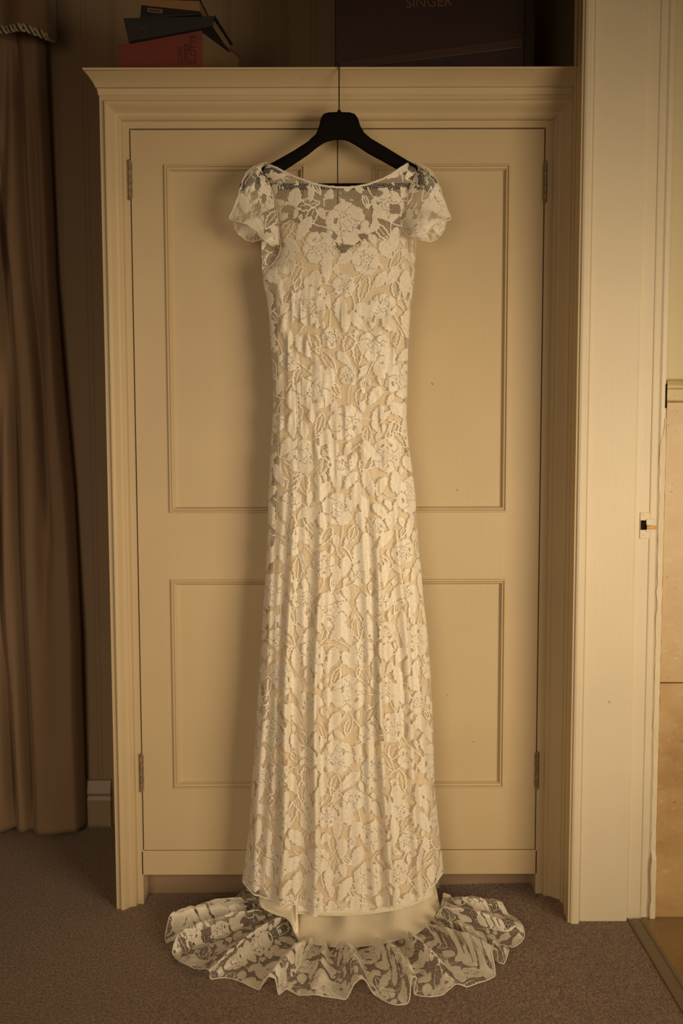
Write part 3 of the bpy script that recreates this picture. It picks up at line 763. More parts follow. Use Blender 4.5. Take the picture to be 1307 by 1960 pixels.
# ------------------------------------------------------------------ hanger
YH = -0.085
hg = empty('coat_hanger', P(649, 290, YH), 'matt black broad-shouldered coat hanger hooked over the wardrobe cornice', 'hanger')
top = [(459, 356), (468, 342), (482, 330), (500, 321), (522, 311), (561, 289), (589, 271), (605, 256), (611, 240), (614, 226), (619, 218), (628, 215), (649, 214),
       (670, 215), (679, 218), (685, 226), (690, 242), (697, 254), (710, 265), (737, 281), (781, 308), (803, 320), (819, 330), (832, 342), (840, 356)]
bot = [(462, 369), (478, 367), (500, 353), (522, 339), (547, 323), (572, 307), (589, 296), (604, 284), (613, 278), (620, 274), (628, 271), (637, 269), (649, 268),
       (661, 269), (669, 272), (678, 277), (690, 284), (705, 294), (730, 307), (761, 324), (782, 338), (800, 352), (820, 366), (836, 368), (838, 366)]
bm = bmesh.new(); rows = []
n = len(top)
for i in range(n):
    ua = abs(i - (n-1)/2) / ((n-1)/2)
    th = 0.007 + 0.012 * max(0, (ua - 0.45) / 0.55) ** 1.2
    a = P(*top[i], YH); b = P(*bot[i], YH); ctr = (a + b) / 2; hz = (a - b) / 2
    ring = []
    for k in range(16):
        t = 2 * math.pi * k / 16; c_, s_ = math.cos(t), math.sin(t)
        e = 0.55
        cz_ = math.copysign(abs(c_) ** e, c_); cy_ = math.copysign(abs(s_) ** e, s_)
        ring.append(bm.verts.new(ctr + hz * cz_ + Vector((0, th * cy_ + 0.008*ua*ua, 0))))
    rows.append(ring)
for A, B in zip(rows, rows[1:]):
    for k in range(16): bm.faces.new((A[k], A[(k+1) % 16], B[(k+1) % 16], B[k]))
bm.faces.new(rows[0]); bm.faces.new(rows[-1][::-1])
obj('shoulder_bar', bm, M['hanger'], hg, smooth=True)
a = P(476, 350, YH + .006); b = P(824, 362, YH + .006)
bm = bmesh.new(); box(bm, a.x, b.x, YH + .001, YH + .011, b.z, P(650, 350, YH).z); obj('trouser_bar', bm, M['hanger'], hg, bevel=0.002)
bm = bmesh.new(); k0 = P(649, 216, YH); tube(bm, [k0 + Vector((0,0,-.002)), k0 + Vector((0,0,.001)), k0 + Vector((0,0,.005)), k0 + Vector((0,0,.007))], [.0055, .0055, .003, .0022], 12); obj('collar', bm, M['hanger'], hg, smooth=True)
bm = bmesh.new(); k1 = P(649, 133, -0.068)
hp = [k0 + Vector((0, 0, 0))]
for t in np.linspace(0, 1, 8)[1:]: hp.append(Vector((k0.x, YH + ( -0.0705 - YH) * t, k0.z + (zTop - 0.004 - k0.z) * t)))
for t in np.linspace(0, math.pi, 9)[1:]: hp.append(Vector((k0.x, -0.0605 - 0.010*math.cos(t), zTop - 0.004 + 0.008*math.sin(t))))
hp.append(Vector((k0.x, -0.048, zTop + 0.0015))); hp.append(Vector((k0.x, -0.03, zTop + 0.0012)))
tube(bm, hp, 0.0014, 8); obj('hook', bm, M['brass'], hg, smooth=True)

# ------------------------------------------------------------------ lace pattern (cloth space, millimetres of distance to a motif's edge)
RES = 0.001; LX, LY = 1400, 2000                       # 1.4 m x 2.0 m of lace
S = np.full((LY, LX), 9.0, np.float32); C = np.full((LY, LX), 9.0, np.float32)
rs = np.random.RandomState(11)
def window(cx, cy, r):
    i0 = max(0, int((cy - r)/RES)); i1 = min(LY, int((cy + r)/RES) + 1); j0 = max(0, int((cx - r)/RES)); j1 = min(LX, int((cx + r)/RES) + 1)
    if i1 <= i0 or j1 <= j0: return None
    yy, xx = np.mgrid[i0:i1, j0:j1]
    return slice(i0, i1), slice(j0, j1), (xx*RES - cx)*1000, (yy*RES - cy)*1000
def put(sl, s, c=None):
    a = S[sl]; 
    if c is not None:
        cc_ = C[sl]; m = s < 0.3; cc_[m] = c[m]; C[sl] = cc_
    S[sl] = np.minimum(a, s)
def carve(sl, s):                                      # open net inside a motif where s < 0
    S[sl] = np.maximum(S[sl], -s)
def flower(cx, cy, R, n=6, rot=0.0, inner=True):
    w = window(cx, cy, R*1.35/1.0)
    if w is None: return
    a, b, x, y = w; sl = (a, b); Rm = R*1000
    s = np.full(x.shape, 9.0); c = np.full(x.shape, 9.0)
    order = list(range(n)); rs.shuffle(order)
    for k in order:
        th = rot + 2*math.pi*k/n + rs.uniform(-.1, .1); q = rs.uniform(.9, 1.12)
        px, py = .60*Rm*math.cos(th)*q, .60*Rm*math.sin(th)*q; r0 = Rm*(.40 if n < 7 else .36)*rs.uniform(.92, 1.15)
        dx, dy = x - px, y - py
        ph = np.arctan2(dy, dx); rr = np.hypot(dx*math.cos(th)+dy*math.sin(th), (-dx*math.sin(th)+dy*math.cos(th))*.86)
        d = rr - r0*(1 + .07*np.cos(6*(ph-th)) + .03*np.cos(11*ph) )
        m = d < 0.3; c[m] = np.abs(d[m] + .5); s = np.maximum(s, -(np.abs(d - 1.0) - .85)); s = np.minimum(s, d)
        wv = np.abs(-dx*math.sin(th)+dy*math.cos(th)); wu = dx*math.cos(th)+dy*math.sin(th)
        if k % 3 == 0: s = np.maximum(s, -np.maximum(wv - r0*.34, np.abs(wu + r0*.1) - r0*.2))
    rr = np.hypot(x, y); ph = np.arctan2(y, x)
    s = np.minimum(s, rr - .30*Rm)
    put(sl, s, c)
    if inner:
        d = rr - .37*Rm*(1 + .16*np.cos(5*ph + rot*3))
        carve(sl, np.abs(d) - .9)                       # open ring round the heart
        cc_ = C[sl]; cc_[(d > -2.5) & (d < 4)] = 9; cc_ = np.minimum(cc_, np.abs(np.abs(d) - 1.6)); 
        d2 = rr - .17*Rm*(1 + .15*np.cos(4*ph)); carve(sl, np.abs(d2) - .8)
        cc_ = np.minimum(cc_, np.abs(np.abs(d2) - 1.4)); C[sl] = cc_
        for k in range(n):                              # veins
            th = rot + 2*math.pi*(k + .5)/n
            u = x*math.cos(th) + y*math.sin(th); v = -x*math.sin(th) + y*math.cos(th)
            if k % 2: carve(sl, np.where((u > .42*Rm) & (u < .62*Rm), np.abs(v) - .9, 9))
def leaf(cx, cy, L, Wd, rot, hollow=False, curve=0.0):
    w = window(cx, cy, L*.62)
    if w is None: return
    a, b, x, y = w; sl = (a, b)
    u = x*math.cos(rot) + y*math.sin(rot); v = -x*math.sin(rot) + y*math.cos(rot)
    Lm = L*500; t = np.clip(u/Lm, -1, 1); v = v - curve*1000*(1 - t*t)
    half = Wd*500*(1 - t*t)**.8*(1 - .28*t) * (1 + .10*np.cos(t*15))
    s = (np.abs(v) - half)*.85; s = np.where(np.abs(u) > Lm, np.hypot(np.maximum(np.abs(u)-Lm, 0), v), s)
    if hollow:
        s = np.maximum(s, -(s + 2.6)); vein = np.where(np.abs(u) < Lm*.7, np.abs(v) - .9, 9); s2 = np.minimum(s, vein)
        put(sl, s2, np.abs(s + 1.0)); 
    else:
        put(sl, s, np.where(np.abs(u) < Lm*.8, np.abs(v), 9))
def stem(p0, p1, bend=0.02, wdt=1.1):
    x0, y0 = p0; x1, y1 = p1; mx, my = (x0+x1)/2 - (y1-y0)*bend, (y0+y1)/2 + (x1-x0)*bend
    r = math.hypot(x1-x0, y1-y0)/2 + .03
    w = window((x0+x1)/2, (y0+y1)/2, r)
    if w is None: return
    a, b, x, y = w; sl = (a, b); d = np.full(x.shape, 99.)
    ox, oy = (x0+x1)/2, (y0+y1)/2
    prev = None
    for t in np.linspace(0, 1, 12):
        qx = (1-t)**2*x0 + 2*t*(1-t)*mx + t*t*x1; qy = (1-t)**2*y0 + 2*t*(1-t)*my + t*t*y1
        cur_ = ((qx-ox)*1000, (qy-oy)*1000)
        if prev:
            ax, ay = prev; bx, by = cur_; vx, vy = bx-ax, by-ay; ll = vx*vx+vy*vy + 1e-9
            tt = np.clip(((x-ax)*vx + (y-ay)*vy)/ll, 0, 1); d = np.minimum(d, np.hypot(x-ax-tt*vx, y-ay-tt*vy))
        prev = cur_
    put(sl, d - wdt)
# cloth origin: column 700 <-> x = 0 ; row 0 <-> top of the dress
def to_cloth(px, py):
    p = P(px, py, -0.11); return 0.70 + p.x, ZT0 - p.z
ZT0 = P(650, 300, -0.11).z
centres = []
fx, fy = to_cloth(664, 430); centres.append((fx, fy, .046, 6, .3))
for px, py, R in ((612, 478, .036), (742, 392, .036), (530, 400, .028), (700, 500, .03), (790, 430, .026), (820, 520, .034)):
    a, b = to_cloth(px, py); centres.append((a, b, R, 6, rs.uniform(0, 6)))
tries = 0
while tries < 9000:
    tries += 1
    x = rs.uniform(0, 1.4); y = rs.uniform(0, 2.0); R = rs.choice([.024, .030, .036, .040])
    if y < .13 and abs(x - .70) < .10: continue
    if all(math.hypot(x-c[0], y-c[1]) > (R + c[2])*1.12 + .008 for c in centres): centres.append((x, y, R, int(rs.choice([5, 6, 6, 7])), rs.uniform(0, 6)))
print('flowers', len(centres))
for c in centres:
    a = rs.uniform(0, 6)
    for k in range(int(rs.choice([2, 3]))):
        th = a + k*2.2 + rs.uniform(-.4, .4); r0 = c[2]*.7; r1 = c[2] + rs.uniform(.02, .045)
        stem((c[0]+r0*math.cos(th), c[1]+r0*math.sin(th)), (c[0]+r1*math.cos(th+.35), c[1]+r1*math.sin(th+.35)), rs.uniform(-.3, .3))
for c in centres: flower(*c)
# explicit leaf loops of the yoke
for px, py, L_, W_, r_, h_ in ((590, 393, .055, .026, -.15, True), (596, 418, .048, .024, 1.9, True), (556, 345, .045, .018, .5, True), (607, 362, .036, .014, 1.0, True),
                               (627, 352, .022, .012, .8, False), (700, 388, .034, .014, 1.2, True), (720, 410, .04, .016, 2.0, False), (690, 366, .028, .012, .5, False), (655, 385, .02, .01, 1.4, False)):
    a, b = to_cloth(px, py); leaf(a, b, L_, W_, r_, h_)
for p, q in (((642, 420), (652, 372)), ((652, 372), (675, 385)), ((622, 388), (640, 415)), ((570, 372), (600, 398)), ((700, 400), (720, 372))):
    stem(to_cloth(*p), to_cloth(*q), .25, 1.2)
# fill with leaves: drop each where the cloth is still open
def fill(n, lo, Ls, Ws, hol):
    for _ in range(n):
        i = rs.randint(4, LY-4); j = rs.randint(4, LX-4)
        if S[i, j] < lo: continue
        if i < 118 and abs(j - 700) < 95 and rs.rand() < .93: continue
        L_ = rs.uniform(*Ls); rot = rs.choice([1.2, 1.9, 1.57]) + rs.uniform(-.6, .6)
        pts = [(int(i + math.sin(rot)*L_*t*1000), int(j + math.cos(rot)*L_*t*1000)) for t in (-.42, .42)]
        if any(not (0 <= a < LY and 0 <= b < LX) or S[a, b] < 0.5 for a, b in pts): continue
        leaf(j*RES, i*RES, L_, rs.uniform(*Ws), rot, rs.rand() < hol, rs.uniform(-.003, .003))
fill(24000, 6.8, (.040, .062), (.020, .028), .25)
fill(22000, 6.2, (.026, .040), (.012, .018), .25)
fill(16000, 5.4, (.014, .024), (.008, .012), .0)
S = np.clip(S, -9, 6); C = np.clip(C, 0, 6)
def sample(G, x, y):
    x = np.mod(x + 0.70, 1.398)/RES; y = np.mod(y, 1.998)/RES
    i = np.clip(y.astype(int), 0, LY-2); j = np.clip(x.astype(int), 0, LX-2); fy_ = y - i; fx_ = x - j
    return (G[i, j]*(1-fx_) + G[i, j+1]*fx_)*(1-fy_) + (G[i+1, j]*(1-fx_) + G[i+1, j+1]*fx_)*fy_
OPEN = [(510,325,9,6),(525,322,8,4),(536,329,8,4),(552,353,13,5),(582,355,9,5),(540,372,13,10),(562,343,10,5),(516,345,5,8),
        (477,346,10,10),(493,352,6,14),(468,354,6,8),(487,374,8,9),(493,396,7,8),(505,380,5,10),(790,323,9,6),(776,352,11,5),(745,357,9,5),(806,344,7,14),(826,346,7,10),
        (803,362,6,5),(816,360,5,6),(756,400,12,10),(722,372,10,7),(795,380,6,9),(700,372,8,5),(665,378,14,8),(630,395,9,12),(552,400,12,8),(650,480,16,8),(640,455,6,7),(694,455,9,6)]
def lace_obj(name, P3, U, V, parent, mask=None, mat='lace', label=None, pix=None):
    me, used, q = grid_mesh(name, P3, mask)
    u = U.reshape(-1)[used]; v = V.reshape(-1)[used]
    a = me.attributes.new('lace_sdf', 'FLOAT', 'POINT'); sv_ = sample(S, u, v)
    if pix is not None:
        qx = pix[0].reshape(-1)[used]; qy = pix[1].reshape(-1)[used]
        for ex, ey, rx, ry in OPEN:
            d = (np.hypot((qx-ex)/rx, (qy-ey)/ry)*(1 + .10*np.sin(4*np.arctan2(qy-ey, qx-ex) + ex)) - 1)*min(rx, ry)*1.2
            sv_ = np.maximum(sv_, np.minimum(-d, 4))
    a.data.foreach_set('value', sv_.astype(np.float32))
    a = me.attributes.new('lace_cord', 'FLOAT', 'POINT'); a.data.foreach_set('value', sample(C, u, v).astype(np.float32))
    uvl = me.uv_layers.new(name='cloth'); f = q.ravel()
    uvl.data.foreach_set('uv', np.stack([u[f], v[f]], -1).astype(np.float32).ravel())
    o = link(name, me, M[mat], parent)
    if label: o['label'] = label
    return o

def vnoise(x, y, seed=0):
    r = np.random.RandomState(seed); G = r.rand(256, 256)
    xi = np.floor(x).astype(int); yi = np.floor(y).astype(int); fx_ = x - xi; fy_ = y - yi
    fx_ = fx_*fx_*(3-2*fx_); fy_ = fy_*fy_*(3-2*fy_); xi %= 255; yi %= 255
    return (G[yi, xi]*(1-fx_) + G[yi, xi+1]*fx_)*(1-fy_) + (G[yi+1, xi]*(1-fx_) + G[yi+1, xi+1]*fx_)*fy_

# ------------------------------------------------------------------ the dress
Y0 = -0.085
base = P(655, 1728, Y0)
dress = empty('wedding_dress', (base.x, Y0, 0.03), 'ivory lace wedding dress with cap sleeves and train, on the black hanger', 'dress')
Lft = [(311, 512), (318, 504), (324, 500), (340, 510), (356, 517), (375, 523), (395, 528), (420, 531), (448, 534), (465, 536), (476, 535), (486, 532), (496, 526), (506, 517), (514, 507), (522, 503),
       (560, 508), (600, 513), (650, 516), (700, 519), (760, 522), (800, 520), (850, 517), (900, 515), (950, 512), (1000, 511), (1050, 509), (1100, 507), (1150, 503), (1200, 500), (1300, 494), (1400, 487), (1500, 480), (1600, 473), (1650, 467), (1700, 460), (1740, 458)]
Rgt = [(311, 782), (318, 796), (324, 802), (340, 793), (356, 785), (375, 781), (395, 779), (420, 778), (448, 779), (465, 780), (480, 782), (495, 786), (505, 791), (515, 794), (522, 793),
       (560, 790), (600, 786), (650, 783), (700, 781), (760, 780), (800, 779), (850, 783), (900, 790), (950, 796), (1000, 799), (1050, 803), (1100, 808), (1150, 812), (1200, 818), (1300, 826), (1400, 831), (1500, 834), (1600, 843), (1650, 849), (1690, 852), (1740, 853)]
neck = [(508, 311), (522, 318), (540, 328), (560, 338), (580, 347), (600, 354), (625, 360), (650, 362), (675, 361), (700, 357), (722, 349), (742, 339), (760, 327), (775, 315), (784, 309)]
hem = [(440, 1694), (461, 1700), (480, 1707), (520, 1715), (560, 1717), (585, 1722), (605, 1728), (622, 1727), (655, 1723), (700, 1727), (722, 1722), (740, 1715), (760, 1719), (785, 1719), (810, 1708), (830, 1694), (852, 1683), (880, 1678)]
FOLDS = [ # px at y=900, px at hem, amplitude m, width px at top / hem
    (528, 484, .014, 6, 12), (545, 508, .007, 6, 9), (562, 540, .026, 7, 14), (590, 566, .007, 6, 9), (612, 602, .028, 7, 12), (632, 624, .008, 7, 8), (650, 655, .009, 12, 20),
    (672, 690, .006, 8, 10), (692, 716, .012, 6, 9), (712, 744, .028, 7, 11), (728, 775, .013, 10, 14), (754, 806, .019, 7, 11), (775, 832, .014, 7, 12)]
def fold_y(px, py):
    out = np.zeros_like(px)
    t = np.clip((py - 880) / 845, -0.15, 1.05)
    g = np.clip((py - 860) / 500, 0, 1) ** 0.9
    for a, b, am, w0, w1 in FOLDS:
        wob = 3 * np.sin(py * 0.011 + a)
        c = a + (b - a) * t + wob; w = w0 + (w1 - w0) * np.clip(t, 0, 1)
        d = (px - c) / w
        sk = np.where(d > 0, d * 1.25, d * 0.85)       # steeper right flank
        out += am * g * np.exp(-sk * sk)
    return out
def rumple(x, z, py):
    b = np.clip((py - 500) / 60, 0, 1) * np.clip((1060 - py) / 200, 0, 1)
    r = vnoise(x * 95 + 40, z * 22 + 7, 1) * vnoise(x * 30 + 3, z * 26, 2)
    fine_ = vnoise(x * 170, z * 30, 3)
    hl_ = vnoise(x * 105 + 9, z * 19 + 3, 6) ** 2 * vnoise(x * 26, z * 21, 7)
    return -b * (0.009 * r ** 1.3 + 0.010 * hl_ + 0.0008 * fine_) - 0.002 * vnoise(x * 45, z * 7, 5)
# reference pixel frame on the dress plane: x(px,py), z(py)
def plane_xy(px, py, Y):
    px = np.asarray(px, float); py = np.asarray(py, float)
    u = (px - W/2)/FPX; v = -(py - H/2)/FPX
    R = np.array(RM); dx = R[0,0]*u + R[0,1]*v - R[0,2]; dy = R[1,0]*u + R[1,1]*v - R[1,2]; dz = R[2,0]*u + R[2,1]*v - R[2,2]
    t = (Y - CAM.y)/dy
    return CAM.x + dx*t, CAM.z + dz*t
def front(px, py, lf, rg, foldk=1.0, off=0.0):
    """a place on the front of the dress: depth from the body's round section and the folds"""
    u = np.clip((px - lf)/(rg - lf)*2 - 1, -1, 1)
    th = interp([(300, .030), (460, .040), (700, .036), (900, .042), (1300, .060), (1740, .085)], py)
    Yc = Y0 - th*np.sqrt(np.clip(1 - u*u*.98, 0, 1))
    x, z = plane_xy(px, py, Y0 - th*.6)
    edge_f = np.clip((1 - np.abs(u))*6, 0, 1)
    y = Yc - foldk*fold_y(px, py)*(.35 + .65*edge_f) + off
    return x, y, z, u
NY, NX = 1180, 300
pyr = np.linspace(309, 1732, NY); uu = np.linspace(0, 1, NX)
lf = smooth_interp(Lft, pyr)[:, None]; rg = smooth_interp(Rgt, pyr)[:, None]
PX = lf + (rg - lf)*uu[None, :]; PY = np.repeat(pyr[:, None], NX, 1)
x, y, z, u = front(PX, PY, lf, rg)
y = y + rumple(x, z, PY)*np.clip((1-np.abs(u))*5, 0, 1)
dxy = np.hypot(np.diff(x, axis=1), np.diff(y, axis=1))
arc = np.concatenate([np.zeros((NY, 1)), np.cumsum(dxy, 1)], 1)
mid = arc[:, NX//2:NX//2+1]; U = (arc - mid) + x[:, NX//2:NX//2+1]*0.6 ; V = ZT0 - z
blend = np.clip((PY - 500)/300, 0, 1); U = U*blend + x*(1 - blend)
neck_y = smooth_interp(neck, np.clip(PX, 508, 784)); hem_y = smooth_interp(hem, PX)
mask = (PY >= neck_y - 1) & (PY <= hem_y + 1)
# snap the rows to the clean edges
P3 = np.stack([x, y, z], -1)
lace_obj('lace_front', P3, U, V, dress, mask, pix=(PX, PY))
FX, FY, FZ = x, y, z
def surf(px, py, off=-0.001):
    l = float(smooth_interp(Lft, py)); r = float(smooth_interp(Rgt, py))
    j = (py - 309)/(1732-309)*(NY-1); i = (px - l)/(r - l)*(NX-1)
    j = int(np.clip(round(j), 0, NY-1)); i = int(np.clip(round(i), 0, NX-1))
    return Vector((FX[j, i], FY[j, i] + off, FZ[j, i]))
bm = bmesh.new(); pts = [surf(px, float(smooth_interp(neck, px)), -0.001) for px in np.linspace(509, 783, 90)]
tube(bm, pts, 0.0023, 8); obj('neckline_binding', bm, M['binding'], dress, smooth=True)
bm = bmesh.new(); pts = [surf(px, float(smooth_interp(hem, px)), -0.0005) for px in np.linspace(461, 851, 260)]
tube(bm, pts, 0.0016, 6); obj('hem_cord', bm, M['binding'], dress, smooth=True)
for side, LL in ((0, Lft), (1, Rgt)):
    bm = bmesh.new(); pts = []
    for py in np.linspace(322, 522, 70):
        pts.append(surf(float(smooth_interp(LL, py)), py, -0.0012))
    tube(bm, pts, 0.0009, 6); obj('armhole_seam', bm, M['binding'], dress, smooth=True)

# back of the dress, seen through the armholes
NYb, NXb = 420, 130
pyb = np.linspace(452, 1700, NYb)
lb_ = np.interp(pyb, [452, 520, 560, 1740], [500, 502, 508, 455]); lb_ = np.where(pyb < 545, lb_, smooth_interp(Lft, pyb))[:, None]
rb_ = np.interp(pyb, [452, 520, 560, 1740], [797, 794, 790, 853]); rb_ = np.where(pyb < 545, rb_, smooth_interp(Rgt, pyb))[:, None]
insb = np.interp(pyb, [545, 640, 1700], [0, 3, 9])[:, None]; lb_ = lb_ + insb; rb_ = rb_ - insb*1.3
PXb = lb_ + (rb_ - lb_)*np.linspace(0, 1, NXb)[None, :]; PYb = np.repeat(pyb[:, None], NXb, 1)
ub = np.linspace(-1, 1, NXb)[None, :]
thb = interp([(300, .018), (900, .022), (1740, .03)], PYb); xb, zb_ = plane_xy(PXb, PYb, Y0)
yb_ = Y0 + thb*np.sqrt(1 - ub*ub*.98) + .004*np.sin(PXb*.11)
maskb = (PYb > 452) & ((np.abs(ub) > .45) | (PYb > 640))
lace_obj('lace_back', np.stack([xb, yb_, zb_], -1), xb*1.2 + .31, ZT0 - zb_ + .37, dress, maskb)

# lining behind the lace: sweetheart top to the knee-length hem
sweet = [(500, 470), (520, 452), (535, 432), (548, 428), (565, 427), (585, 440), (602, 449), (625, 464), (645, 478), (655, 489), (668, 479), (690, 468), (712, 462), (735, 455), (757, 444), (775, 432), (790, 436), (800, 470)]
NYl, NXl = 420, 150
pyl = np.linspace(425, 1728, NYl)
insL = np.interp(pyl, [425, 470, 520, 700, 900, 1100, 1728], [8, 8, 22, 12, 18, 14, 10]); 
ll = (np.where(pyl < 530, np.maximum(smooth_interp(Lft, pyl), 525), smooth_interp(Lft, pyl) + insL))[:, None]
rl = (np.where(pyl < 530, np.minimum(smooth_interp(Rgt, pyl), 785), smooth_interp(Rgt, pyl) - insL*.6))[:, None]
PXl = ll + (rl - ll)*np.linspace(0, 1, NXl)[None, :]; PYl = np.repeat(pyl[:, None], NXl, 1)
x, y, z, u = front(PXl, PYl, smooth_interp(Lft, pyl)[:, None], smooth_interp(Rgt, pyl)[:, None], 0.45, 0.004)
y = y - 0.002*vnoise(x*40, z*10, 9)
sw = smooth_interp(sweet, PXl)
me, _, _ = grid_mesh('lining', np.stack([x, y, z], -1), (PYl >= sw) & (PYl <= smooth_interp(hem, PXl) - 6))
o = link('lining', me, M['lining'], dress); o['label'] = 'beige satin lining with sweetheart top'
bm = bmesh.new(); pts = []
for px in np.linspace(526, 784, 100):
    py = float(smooth_interp(sweet, px)); l = float(smooth_interp(Lft, py)); r = float(smooth_interp(Rgt, py))
    a, b, c, _ = front(np.array([px]), np.array([py]), l, r, .45, .003); pts.append((a[0], b[0], c[0]))
tube(bm, pts, .0012, 6); obj('lining_edge', bm, M['satin'], dress, smooth=True)

# sleeves: spokes from the armhole seam out to the scalloped hem
def sleeve(name, inner, outer, yin, yout, uo):
    n = 150; m = 90
    t = np.linspace(0, 1, n); k = np.linspace(0, 1, len(inner))
    ix = smooth_interp(list(zip(k, [p[0] for p in inner])), t); iy = smooth_interp(list(zip(k, [p[1] for p in inner])), t)
    ox = smooth_interp(list(zip(k, [p[0] for p in outer])), t); oy = smooth_interp(list(zip(k, [p[1] for p in outer])), t)
    cx_, cy_ = ix.mean(), iy.mean()
    dl = np.hypot(ox - ix, oy - iy); sc_ = 1.8*np.abs(np.sin(t*math.pi*11))
    ox = ox + (ox - ix)/np.maximum(dl, 1)*sc_; oy = oy + (oy - iy)/np.maximum(dl, 1)*sc_
    s = np.linspace(0, 1, m)[:, None]
    PXs = ix*(1 - s) + ox*s; PYs = iy*(1 - s) + oy*s
    yi = np.interp(t, np.linspace(0, 1, len(yin)), yin); yo = np.interp(t, np.linspace(0, 1, len(yout)), yout)
    Ys = yi*(1 - s) + yo*s - .010*np.sin(s*math.pi) - .004*np.sin(t*21)[None, :]*s
    x, z = plane_xy(PXs, PYs, Ys)
    P3 = np.stack([x, Ys + 0*x, z], -1)
    o = lace_obj(name, P3, x*1.15 + uo, (ZT0 - z)*1.05 + uo*.3, dress, pix=(PXs, PYs))
    bm = bmesh.new(); tube(bm, [Vector(p) for p in P3[-1]], .0012, 6)
    c = obj('sleeve_hem_cord', bm, M['binding'], o, smooth=True)
    return o
fi = [(512, 312), (505, 317), (500, 324), (506, 334), (512, 345), (519, 362), (524, 385), (528, 405), (531, 425), (533, 445), (535, 465)]
fo_ = [(511, 311), (492, 317), (476, 327), (467, 342), (461, 361), (452, 389), (441, 419), (466, 426), (490, 440), (508, 460), (534, 468)]
YS = Y0 - .020
sleeve('sleeve', fi, fo_, [Y0-.012, Y0-.012, Y0-.014, Y0-.017, Y0-.02, Y0-.022, Y0-.024, Y0-.028, Y0-.03, Y0-.03, Y0-.03], [Y0-.012, Y0-.018, Y0-.024, Y0-.026, Y0-.026, Y0-.022, Y0-.018, Y0-.034, Y0-.046, Y0-.052, Y0-.034], .05)
fi2 = [(782, 309), (792, 313), (800, 322), (795, 333), (790, 345), (784, 362), (781, 385), (779, 403), (778, 420), (779, 436), (780, 452)]
fo2 = [(783, 308), (803, 315), (821, 325), (833, 340), (841, 360), (850, 388), (861, 418), (842, 423), (826, 436), (806, 452), (781, 453)]
sleeve('sleeve', fi2, fo2, [Y0-.012, Y0-.012, Y0-.014, Y0-.017, Y0-.02, Y0-.022, Y0-.024, Y0-.028, Y0-.03, Y0-.03, Y0-.03], [Y0-.012, Y0-.018, Y0-.024, Y0-.026, Y0-.026, Y0-.022, Y0-.018, Y0-.034, Y0-.046, Y0-.052, Y0-.034], .21)
bi = [(500, 326), (497, 345), (500, 370), (503, 395), (505, 415), (506, 430), (507, 440)]
bo = [(486, 328), (470, 350), (457, 390), (449, 424), (457, 446), (480, 461), (505, 456)]
sleeve('sleeve_back', bi, bo, [Y0+.0]*7, [Y0-.01, Y0-.012, Y0-.01, Y0+.0, Y0+.004, Y0+.008, Y0+.006], .33)
bi = [(800, 324), (803, 345), (800, 370), (798, 395), (797, 412), (796, 430), (797, 448)]
bo = [(812, 328), (830, 350), (845, 390), (852, 424), (844, 446), (826, 461), (797, 456)]
sleeve('sleeve_back', bi, bo, [Y0+.0]*7, [Y0-.01, Y0-.012, Y0-.01, Y0+.0, Y0+.004, Y0+.008, Y0+.006], .47)

# satin layers below the lace hem
def spokes(name, tops, bots, n, m, mat, bulge=0.0, cord=None):
    k = np.arange(len(tops)); t = np.linspace(0, len(tops)-1, n)
    A = np.stack([smooth_interp(list(zip(k, [p[i] for p in tops])), t) for i in range(3)], -1)
    B = np.stack([smooth_interp(list(zip(k, [p[i] for p in bots])), t) for i in range(3)], -1)
    s = np.linspace(0, 1, m)[:, None, None]
    P3 = A[None]*(1-s) + B[None]*s
    P3[:, :, 1] -= bulge*np.sin(s[:, :, 0]*math.pi)
    me, _, _ = grid_mesh(name, P3); o = link(name, me, M[mat], dress)
    sm = o.modifiers.new('thick', 'SOLIDIFY'); sm.thickness = 0.0012
    if cord:
        bm = bmesh.new(); tube(bm, [Vector(p) for p in P3[-1]], cord, 6); obj('rolled_edge', bm, M[mat], o, smooth=True)
    return o
YA = Y0 - .062
bA = [(496, 1716, -.03), (499, 1734, -.055), (520, 1740, -.075), (545, 1746, -.088), (580, 1749, -.098), (615, 1751, -.104), (650, 1752, -.106), (690, 1750, -.104), (725, 1746, -.098), (760, 1740, -.090), (795, 1729, -.075), (825, 1717, -.055), (833, 1711, -.03)]
spokes('upper_satin_hem', [tuple(P(px + (650-px)*.02, 1660, Y0 + dy*.5)) for px, py, dy in bA], [tuple(P(px, py, Y0 + dy*.88)) for px, py, dy in bA], 160, 14, 'satin', -.004, .0017)
bB = [(497, 1722, -.04), (501, 1736, -.055), (526, 1750, -.07), (546, 1756, -.082), (557, 1768, -.095), (563, 1783, -.105)]
tB = [(498, 1700), (503, 1705), (520, 1710), (538, 1712), (552, 1712), (560, 1714)]
o = spokes('lower_satin_hem', [tuple(P(px, py, Y0 + dy*.6)) for (px, py), (_, _, dy) in zip(tB, bB)] + [tuple(P(566, 1712, Y0-.075)), tuple(P(566, 1712, Y0-.04))],
       [tuple(P(px, py, Y0 + dy)) for px, py, dy in bB] + [tuple(F(572, 1798, .006)), tuple(F(570, 1796, .006) + Vector((0, .02, 0)))], 140, 26, 'satin', .0, .0012)
bC = [(566, 1789), (571, 1798), (580, 1803), (600, 1807), (635, 1812), (668, 1813), (705, 1810), (741, 1804), (768, 1797), (792, 1789), (810, 1778), (824, 1763), (833, 1750), (841, 1736)]
tC = [(560, 1708, -.03), (570, 1710, -.045), (584, 1712, -.060), (605, 1714, -.050), (630, 1714, -.018), (660, 1714, -.066), (690, 1714, -.040), (720, 1714, -.028), (745, 1712, -.058), (770, 1710, -.052), (795, 1706, -.03), (812, 1704, -.035), (824, 1702, -.025), (833, 1700, -.02)]
